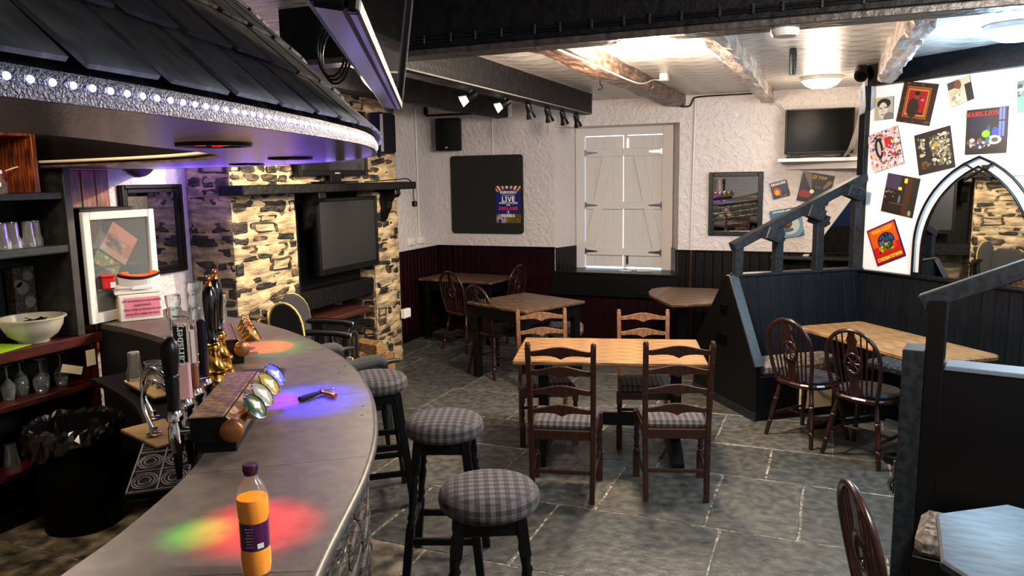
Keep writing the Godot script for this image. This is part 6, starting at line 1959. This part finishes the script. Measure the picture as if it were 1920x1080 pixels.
# ---------------------------------------------------------------- on the bar
func build_bar_things():
	var a = V(-0.51, 0, 0.86).normalized()      # along the tap row
	var p = V(0.86, 0, 0.51).normalized()       # towards the customers
	fount("tap_fount", "near brass tap fount with a row of round badges on the counter", V(-1.80, 1.08, 1.83), a, p, 0.58, ["green", "silver", "yellow", "blue"])
	fount("tap_fount", "far brass tap fount with gold badges, beyond the black hand pumps", V(-2.62, 1.08, 2.80), V(-0.72, 0, 0.70).normalized(), V(0.70, 0, 0.72).normalized(), 0.48, ["gold", "red", "gold", "silver"])
	var lab = ["beer tap with a tall black handle, nearest of the tap row", "beer tap with a green and white lens handle reading lager", "beer tap with a slim white and brown handle, third of the row", "beer tap with a dark blue handle, farthest of the row"]
	lab[1] = "beer tap with a green and pale pink lettered lens handle"
	for k in 4:
		beer_tap(V(-1.80, 1.08, 1.83) + a * (0.03 + 0.135 * k) - p * 0.125, a, p, k, lab[k])
	hand_pump(V(-2.43, 1.08, 2.50), "nearer black-handled hand pump on a brass base", a)
	hand_pump(V(-2.585, 1.08, 2.70), "farther black-handled hand pump on a brass base, behind the nearer one", a)
	for q in [[-2.42, 2.24, "nearer chrome swan-neck spout over the ridged mat"], [-2.60, 2.40, "farther chrome swan-neck spout beside the hand pumps"]]:
		var t = thing("swan_neck", q[2], "spout", V(q[0], 0.94, q[1]), 0, "chrome swan-neck spouts")
		var s = S()
		tube(s, smooth([Vector3(-0.085, 0.02, 0.02), Vector3(-0.125, 0.10, 0.02), Vector3(-0.13, 0.17, 0.01), Vector3(-0.09, 0.215, 0), Vector3(-0.04, 0.20, 0), Vector3(0.02, 0.14, -0.02), Vector3(0.06, 0.10, -0.04)], 26), 0.010, 10)
		obj("neck", s, M.chrome, t)
		s = S()
		lathe(s, [[0.0, 0.0], [0.030, 0.0], [0.030, 0.006], [0.016, 0.010], [0.015, 0.03], [0.0, 0.03]], 14, Transform3D(Basis(), Vector3(-0.083, 0.0, 0.02)))
		obj("flange", s, M.chrome, t)
	# ridged mats and the drip tray behind the counter
	for q in [[V(-3.13, 0.905, 2.84), -0.42, 0.44, 0.22, "ridged golden bar mat carrying the dimpled glasses", 9], [V(-2.52, 0.905, 2.27), -0.32, 0.34, 0.19, "ridged golden bar mat under the swan-neck spouts", 8]]:
		var t = thing("bar_mat", q[4], "bar mat", q[0], q[1], "ridged bar mats")
		box("tray", Vector3(0, 0.008, 0), Vector3(q[2], 0.016, q[3]), M.black, t, 0.003)
		var s = S()
		var n = int(q[2] / 0.014)
		for k in n:
			bx(s, Vector3(-q[2] / 2 + (k + 0.5) * q[2] / n, 0.020, 0), Vector3(0.008, 0.012, q[3] - 0.004), 0.002)
		var r = obj("ridges", s, M.mat_gold, t)
		r.set_meta("kind", "stuff")
		box("support", Vector3(0, -0.010, 0), Vector3(q[2] * 0.8, 0.02, q[3] * 0.8), M.black, t)
	var t = thing("drip_tray", "black drip tray with an oval-patterned wire grid below the beer taps", "drip tray", V(-2.28, 0.885, 2.06), deg_to_rad(132))
	box("basin", Vector3(0, 0.012, 0), Vector3(0.60, 0.024, 0.20), M.black, t, 0.004)
	var s = S()
	for z in [-0.095, 0.0, 0.095]:
		bar(s, Vector3(-0.30, 0.030, z), Vector3(0.30, 0.030, z), 0.006, 0.006, 0.001)
	for k in 4:
		bar(s, Vector3(-0.30 + 0.20 * k, 0.030, -0.098), Vector3(-0.30 + 0.20 * k, 0.030, 0.098), 0.006, 0.006, 0.001)
	for k in 2:
		for z in [-0.048, 0.048]:
			for r in [0.022, 0.036, 0.046]:
				var ring = []
				for j in 20:
					var g = TAU * j / 20.0
					ring.append(Vector3(-0.20 + 0.20 * k + 1.6 * r * cos(g), 0.030, z + 0.9 * r * sin(g)))
				tube(s, ring, 0.0030, 5, true)
	for k in 6:
		bar(s, Vector3(0.115 + 0.03 * k, 0.030, -0.095), Vector3(0.115 + 0.03 * k, 0.030, 0.095), 0.004, 0.004, 0)
	obj("wire_grid", s, M.wire, t)
	# glasses behind the taps
	var st = [[-3.46, 3.28, 2, "leftmost stack of pint glasses beside the donation box"], [-3.34, 3.33, 3, "tallest, middle stack of pint glasses on the counter"], [-3.20, 3.36, 2, "right-hand stack of pint glasses behind the hand pumps"]]
	for q in st:
		for k in q[2]:
			pint(V(q[0], 1.0805 + 0.075 * k, q[1]), ["bottom", "second", "third"][k] + " glass of the " + q[3], "stacked pint glasses", false, 0.155)
	pint(V(-3.32, 0.930, 2.86), "tall upturned glass on the far ridged mat", "glasses on the far mat", true, 0.15)
	for q in [[-3.17, 2.84, "left dimpled glass mug on the far ridged mat"], [-3.06, 2.80, "right dimpled glass mug on the far ridged mat"]]:
		t = thing("glass_mug", q[2], "mug", V(q[0], 0.930, q[1]), 0.6, "dimpled mugs on the far mat")
		s = S()
		lathe(s, [[0.0, 0.0], [0.036, 0.0], [0.042, 0.02], [0.040, 0.05], [0.043, 0.08], [0.042, 0.115], [0.039, 0.115], [0.037, 0.06], [0.034, 0.012], [0.0, 0.010]], 12)
		obj("body", s, M.glass_thick, t)
		s = S()
		tube(s, smooth([Vector3(0.040, 0.10, 0), Vector3(0.070, 0.098, 0), Vector3(0.078, 0.06, 0), Vector3(0.065, 0.025, 0), Vector3(0.040, 0.025, 0)], 12), 0.006, 6)
		obj("handle", s, M.glass_thick, t)
	# donation box with the lifeboat and the red tin
	var turn = deg_to_rad(55)
	t = thing("donation_box", "cream donation box with a pink notice on the end of the counter", "donation box", V(-4.09, 1.08, 3.60), turn)
	box("body", Vector3(0, 0.085, -0.03), Vector3(0.25, 0.17, 0.17), M.cream, t, 0.004)
	s = S()
	prism(s, [Vector2(-0.10, 0.175), Vector2(0.075, 0.175), Vector2(0.075, 0.19), Vector2(-0.10, 0.215)], 0.28, Transform3D(Basis(Vector3(0, 0, 1), Vector3.UP, Vector3(-1, 0, 0)), Vector3(0, 0, -0.03)), 0.003)
	obj("lid", s, M.white, t)
	for q in [[-0.118, -0.125 + 0.25, 0.0], [0, 0, 0]]:
		pass
	box("face_board", Vector3(0.005, 0.085, 0.058), Vector3(0.245, 0.165, 0.006), M.white, t, 0.002)
	var note = box("pink_notice", Vector3(0.012, 0.088, 0.0625), Vector3(0.205, 0.125, 0.002), M.pink, t, 0)
	var ln = ["All donations are greatfully", "appreciated", "They help to maintain and", "keep the camp site free"]
	for k in 4:
		text("lettering", ln[k], 0.0165, M.ink, note, Transform3D(Basis(), Vector3(0.012, 0.130 - 0.028 * k, 0.064)), true)
	t = thing("model_lifeboat", "model lifeboat collecting box, white hull under a blue and orange rim", "model boat", V(-4.07, 1.283, 3.60), turn)
	var hull = []
	for k in 13:
		var u = k / 6.0 - 1.0
		hull.append([u, 0.048 * (1.0 - pow(absf(u), 2.4))])
	var layer = func(called, y0, y1, k0, k1, m, grow):
		var ss = S()
		ss.set_smooth_group(-1)
		for i in 12:
			for sd in [-1, 1]:
				var q = []
				for e in [[i, y0, k0], [i + 1, y0, k0], [i + 1, y1, k1], [i, y1, k1]]:
					var u = hull[e[0]][0]
					q.append(Vector3(u * 0.125 * (0.86 + 0.14 * e[2]), e[1] + 0.022 * u * u * e[2], sd * hull[e[0]][1] * e[2] * grow))
				quad(ss, q[0], q[1], q[2], q[3], Vector3(0, (y0 + y1) / 2, 0))
				quad(ss, q[3], q[2], Vector3(q[2].x, q[2].y, 0), Vector3(q[3].x, q[3].y, 0), Vector3(0, -1, 0))
				quad(ss, q[0], q[1], Vector3(q[1].x, q[1].y, 0), Vector3(q[0].x, q[0].y, 0), Vector3(0, 1, 0))
		return obj(called, ss, m, t)
	layer.call("hull", 0.010, 0.060, 0.55, 0.95, M.white, 1.0)
	layer.call("blue_strake", 0.060, 0.080, 0.95, 1.0, M.navy, 1.02)
	layer.call("red_line", 0.078, 0.082, 1.0, 1.0, M.red, 1.05)
	layer.call("orange_gunwale", 0.081, 0.085, 1.0, 1.0, M.orange, 1.04)
	for sx in [-1, 1]:
		s = S()
		prism(s, [Vector2(0, 0), Vector2(0.05, 0), Vector2(0.045, 0.022), Vector2(0.005, 0.022)], 0.030, Transform3D(Basis(Vector3.UP, 0.0 if sx > 0 else PI), Vector3(sx * 0.058, 0.088, 0)), 0.003)
		obj("end_box", s, M.orange, t)
	box("stand", Vector3(0.01, 0.006, 0.03), Vector3(0.12, 0.02, 0.012), M.white, t, 0.002)
	t = thing("collecting_tin", "red collecting tin on the donation box, left of the model lifeboat", "tin", V(-4.17, 1.292, 3.455), turn)
	s = S()
	bx(s, Vector3(0, 0.04, 0), Vector3(0.075, 0.08, 0.06), 0.01)
	obj("body", s, M.red, t)
	box("lid", Vector3(0, 0.084, 0), Vector3(0.08, 0.012, 0.065), M.red, t, 0.004)
	box("white_label", Vector3(0.022, 0.03, 0.0305), Vector3(0.03, 0.036, 0.001), M.white, t, 0)
	# bar towels / black drip mats between the two founts
	for k in 2:
		s = S()
		bx(s, Vector3.ZERO, Vector3(0.20, 0.010, 0.12), 0.004)
		tag(obj("bar_runner", s, mk(Color(0.07, 0.06, 0.075), 0.7), null, Transform3D(Basis(Vector3.UP, 0.52), V(-2.26 - 0.10 * k, 1.086, 2.56 + 0.15 * k))), ["black bar runner beside the nearer hand pump", "black bar runner beside the farther hand pump"][k], "bar runner")
	# bottle of orange drink
	t = thing("drink_bottle", "plastic bottle of orange drink with a purple label and cap", "bottle", V(-1.152, 1.0805, 1.268), 0.5)
	var shape = [[0.0, 0.006], [0.020, 0.0], [0.030, 0.004], [0.0325, 0.020], [0.0335, 0.050], [0.0315, 0.066], [0.0310, 0.128], [0.0345, 0.140], [0.0350, 0.165], [0.0325, 0.190], [0.026, 0.208], [0.017, 0.222], [0.0135, 0.228], [0.0135, 0.240]]
	s = S()
	lathe(s, shape, 28)
	obj("bottle", s, M.glass, t)
	s = S()
	var juice = [[0.0, 0.008]]
	for q in shape:
		if q[1] > 0.001 and q[1] < 0.18 and q[0] > 0.0:
			juice.append([q[0] - 0.0012, q[1] + (0.002 if q[1] < 0.02 else 0.0)])
	juice.append([0.0330, 0.181])
	juice.append([0.0, 0.181])
	lathe(s, juice, 28)
	obj("orange_drink", s, mk(Color(1.0, 0.62, 0.0), 0.6, {"spec": 0.1}), t)
	s = S()
	lathe(s, [[0.0318, 0.066], [0.0318, 0.128], [0.0314, 0.128], [0.0314, 0.066]], 36)
	var label = obj("purple_label", s, mk(Color(0.27, 0.07, 0.26), 0.35), t)
	for k in 7:
		box("small_print", Vector3(-0.004, 0.118 - 0.007 * k, 0.0314), Vector3(0.018 - 0.003 * (k % 3), 0.0012, 0.0016), mk(Color(0.55, 0.45, 0.58), 0.5), label, 0)
	box("barcode", Vector3(0.0175, 0.077, 0.0268), Vector3(0.014, 0.011, 0.002), M.white, label, 0, Basis(Vector3.UP, 0.55))
	s = S()
	lathe(s, [[0.0145, 0.232], [0.0152, 0.234], [0.0152, 0.238], [0.0, 0.238]], 20)
	for k in 30:
		var g = TAU * k / 30.0
		bx(s, Vector3(0.0158 * cos(g), 0.2475, 0.0158 * sin(g)), Vector3(0.0012, 0.015, 0.0012), 0, Basis(Vector3.UP, -g))
	lathe(s, [[0.0158, 0.2395], [0.0160, 0.254], [0.0148, 0.256], [0.0, 0.2565]], 28)
	obj("screw_cap", s, mk(Color(0.24, 0.05, 0.18), 0.4), t)
	# secateurs lying in the blue light
	t = thing("secateurs", "open secateurs lying on the counter in the pool of blue light", "secateurs", V(-1.885, 1.081, 2.51), deg_to_rad(62))
	s = S()
	tube(s, smooth([Vector3(-0.11, 0.012, 0.035), Vector3(-0.06, 0.013, 0.022), Vector3(0.0, 0.014, 0.0)], 10), [0.011, 0.012, 0.012, 0.012, 0.011, 0.011, 0.010, 0.009, 0.008, 0.007], 8)
	obj("handle", s, M.dark_cloth, t)
	s = S()
	tube(s, smooth([Vector3(0.02, 0.012, 0.085), Vector3(0.014, 0.013, 0.045), Vector3(0.0, 0.014, 0.0)], 10), [0.010, 0.011, 0.012, 0.012, 0.011, 0.010, 0.009, 0.008, 0.008, 0.007], 8)
	obj("handle", s, M.copper, t)
	s = S()
	bx(s, Vector3(-0.035, 0.015, 0.013), Vector3(0.045, 0.012, 0.012), 0.003, Basis(Vector3.UP, 0.3))
	obj("spring_lever", s, M.red, t)
	for k in 2:
		s = S()
		prism(s, [Vector2(0, -0.010), Vector2(0.03, -0.012), Vector2(0.065, 0.0), Vector2(0.03, 0.004), Vector2(0, 0.008)] if k == 0 else [Vector2(0, -0.006), Vector2(0.035, 0.0), Vector2(0.060, 0.010), Vector2(0.03, 0.010), Vector2(0, 0.008)], 0.004, Transform3D(Basis(Vector3.UP, 0.25 - 0.55 * k) * Basis(Vector3(1, 0, 0), -PI / 2), Vector3(0.002, 0.012 + 0.005 * k, 0)), 0.001)
		obj("blade", s, M.steel, t)
	s = S()
	lathe(s, [[0.0, 0.006], [0.009, 0.006], [0.009, 0.024], [0.0, 0.025]], 12)
	obj("pivot", s, M.steel, t)

func fount(called, label, at, a, p, length, colors):
	var t = thing(called, label, "beer fount", at)
	t.transform.basis = Basis(a, Vector3.UP, p * -1.0 if a.cross(Vector3.UP).dot(p) < 0 else p)
	var z = 1.0   # local z runs towards the customers
	box("foot_block", Vector3(length / 2, 0.02, 0.0), Vector3(length * 0.96, 0.04, 0.13), M.black, t, 0.004)
	var s = S()
	prism(s, [Vector2(-0.075, 0.035), Vector2(0.06, 0.035), Vector2(0.07, 0.09), Vector2(0.035, 0.122), Vector2(-0.075, 0.122)], length, Transform3D(Basis(Vector3(0, 0, 1), Vector3.UP, Vector3(-1, 0, 0)), Vector3(length / 2, 0, 0)), 0.004)
	obj("body", s, M.black, t)
	box("top_plate", Vector3(length / 2, 0.124, -0.022), Vector3(length + 0.004, 0.006, 0.108), M.bronze, t, 0.002)
	box("top_plate", Vector3(length / 2, 0.108, 0.054), Vector3(length + 0.004, 0.006, 0.045), M.bronze, t, 0.002, Basis(Vector3(1, 0, 0), 0.75))
	s = S()
	turned(s, Vector3(0.004, 0.075, 0.055), Vector3(length, 0.075, 0.055), [[0.0, 0], [0.034, 0.0], [0.034, 1.0], [0.0, 1.0]], 24)
	obj("front_rail", s, M.bronze, t)
	s = S()
	turned(s, Vector3(-0.012, 0.075, 0.055), Vector3(0.006, 0.075, 0.055), [[0.0, 0], [0.034, 0.0], [0.039, 0.3], [0.039, 1.0], [0.0, 1.0]], 28)
	obj("end_cap", s, M.end_cap, t)
	var hue = {"green": Color(0.04, 0.22, 0.10), "silver": Color(0.55, 0.56, 0.50), "yellow": Color(0.62, 0.55, 0.16), "blue": Color(0.30, 0.40, 0.75), "gold": Color(0.75, 0.52, 0.16), "red": Color(0.70, 0.15, 0.10)}
	var dir = Vector3(-0.25, 0.62, 0.75).normalized()
	for k in colors.size():
		var c = Vector3(0.085 + k * (length - 0.13) / 3.2, 0.095, 0.075)
		s = S()
		turned(s, c, c + dir * 0.055, [[0.020, 0], [0.020, 0.25], [0.040, 0.75], [0.045, 1.0], [0.0, 1.0]], 6 if k % 2 == 0 else 8)
		var cup = obj("badge_cup", s, M.brass, t)
		s = S()
		turned(s, c + dir * 0.055, c + dir * 0.068, [[0.046, 0], [0.046, 0.4], [0.038, 0.6], [0.0, 1.0]], 24)
		obj("badge", s, mk(hue[colors[k]], 0.18, {"coat": 1.0}), cup)
		s = S()
		turned(s, c + dir * 0.052, c + dir * 0.063, [[0.046, 0], [0.050, 0.2], [0.050, 0.9], [0.046, 1.0]], 24)
		obj("badge_rim", s, M.chrome, cup)
		s = S()
		var e = dir.cross(Vector3.RIGHT).normalized()
		bar(s, c + dir * 0.066 - e.cross(dir) * 0.020, c + dir * 0.066 + e.cross(dir) * 0.020, 0.004, 0.010, 0.001, e)
		obj("badge_emblem", s, M.white, cup)

func beer_tap(at, a, p, kind, label):
	var t = thing("beer_tap", label, "beer tap", at)
	t.transform.basis = Basis(a, Vector3.UP, p * -1.0 if a.cross(Vector3.UP).dot(p) < 0 else p)
	var s = S()
	turned(s, Vector3(0, 0.075, 0.10), Vector3(0, 0.075, 0.0), [[0.016, 0], [0.011, 0.2], [0.011, 0.6], [0.016, 0.8], [0.016, 1.0]], 12)
	obj("shank", s, M.chrome, t)
	s = S()
	lathe(s, [[0.0, 0.005], [0.018, 0.005], [0.021, 0.02], [0.024, 0.045], [0.024, 0.085], [0.019, 0.095], [0.019, 0.108], [0.025, 0.112], [0.025, 0.132], [0.018, 0.145], [0.0, 0.147]], 18)
	obj("tap_body", s, M.chrome, t)
	s = S()
	lathe(s, [[0.0, -0.085], [0.009, -0.085], [0.014, -0.02], [0.015, 0.008], [0.0, 0.008]], 12)
	obj("nozzle", s, M.black, t)
	match kind:
		0:
			s = S()
			lathe(s, [[0.0, 0.145], [0.020, 0.145], [0.019, 0.16], [0.022, 0.24], [0.021, 0.25], [0.024, 0.252], [0.024, 0.262], [0.021, 0.265], [0.026, 0.30], [0.029, 0.34], [0.027, 0.365], [0.012, 0.385], [0.0, 0.386]], 20)
			obj("handle", s, M.black, t)
		1:
			box("handle", Vector3(0, 0.275, 0), Vector3(0.020, 0.27, 0.046), mk(Color(0.80, 0.62, 0.62), 0.3), t, 0.006)
			box("green_plate", Vector3(-0.0108, 0.335, 0), Vector3(0.002, 0.125, 0.042), mk(Color(0.03, 0.10, 0.07), 0.2), t, 0)
			box("clear_edge", Vector3(0.0, 0.345, 0), Vector3(0.012, 0.17, 0.062), M.glass_thick, t, 0.004)
			var f = Transform3D(Basis(Vector3(0, 1, 0), Vector3(0, 0, -1), Vector3(-1, 0, 0)), Vector3(-0.0122, 0.335, 0.0))
			text("lettering", "Carlsberg", 0.030, M.white, t, f, true)
		2:
			box("handle", Vector3(0, 0.26, 0), Vector3(0.034, 0.23, 0.022), mk(Color(0.40, 0.24, 0.16), 0.3), t, 0.006)
			box("clear_plate", Vector3(-0.015, 0.30, 0), Vector3(0.006, 0.15, 0.040), M.glass_thick, t, 0.002)
			box("white_plate", Vector3(-0.0185, 0.30, 0), Vector3(0.001, 0.12, 0.026), M.white, t, 0)
		3:
			box("handle", Vector3(0, 0.26, 0), Vector3(0.030, 0.22, 0.030), mk(Color(0.02, 0.03, 0.10), 0.25), t, 0.008)

func hand_pump(at, label, a):
	var t = thing("hand_pump", label, "beer pump", at, 0, "black-handled hand pumps")
	var s = S()
	lathe(s, [[0.0, 0.0], [0.065, 0.0], [0.066, 0.010], [0.056, 0.018], [0.050, 0.030], [0.048, 0.050], [0.058, 0.058], [0.058, 0.068], [0.044, 0.078], [0.032, 0.105], [0.027, 0.135], [0.031, 0.155], [0.036, 0.165], [0.031, 0.180], [0.020, 0.188], [0.0, 0.188]], 24)
	obj("base", s, M.brass, t)
	s = S()
	lathe(s, [[0.0, 0.186], [0.022, 0.186], [0.027, 0.196], [0.021, 0.206], [0.023, 0.25], [0.028, 0.32], [0.030, 0.37], [0.026, 0.415], [0.016, 0.432], [0.0, 0.433]], 20)
	obj("handle", s, mk(Color(0.012, 0.012, 0.014), 0.10, {"coat": 1.0}), t)
	s = S()
	lathe(s, [[0.0, 0.431], [0.014, 0.431], [0.012, 0.445], [0.007, 0.452], [0.010, 0.458], [0.011, 0.466], [0.006, 0.476], [0.0, 0.478]], 14)
	obj("finial", s, M.copper, t)
	s = S()
	tube(s, [Vector3(0, 0.10, 0), V(-0.05, 0.10, -0.05), V(-0.09, 0.04, -0.10)], 0.010, 8)
	obj("clip_arm", s, M.chrome, t)
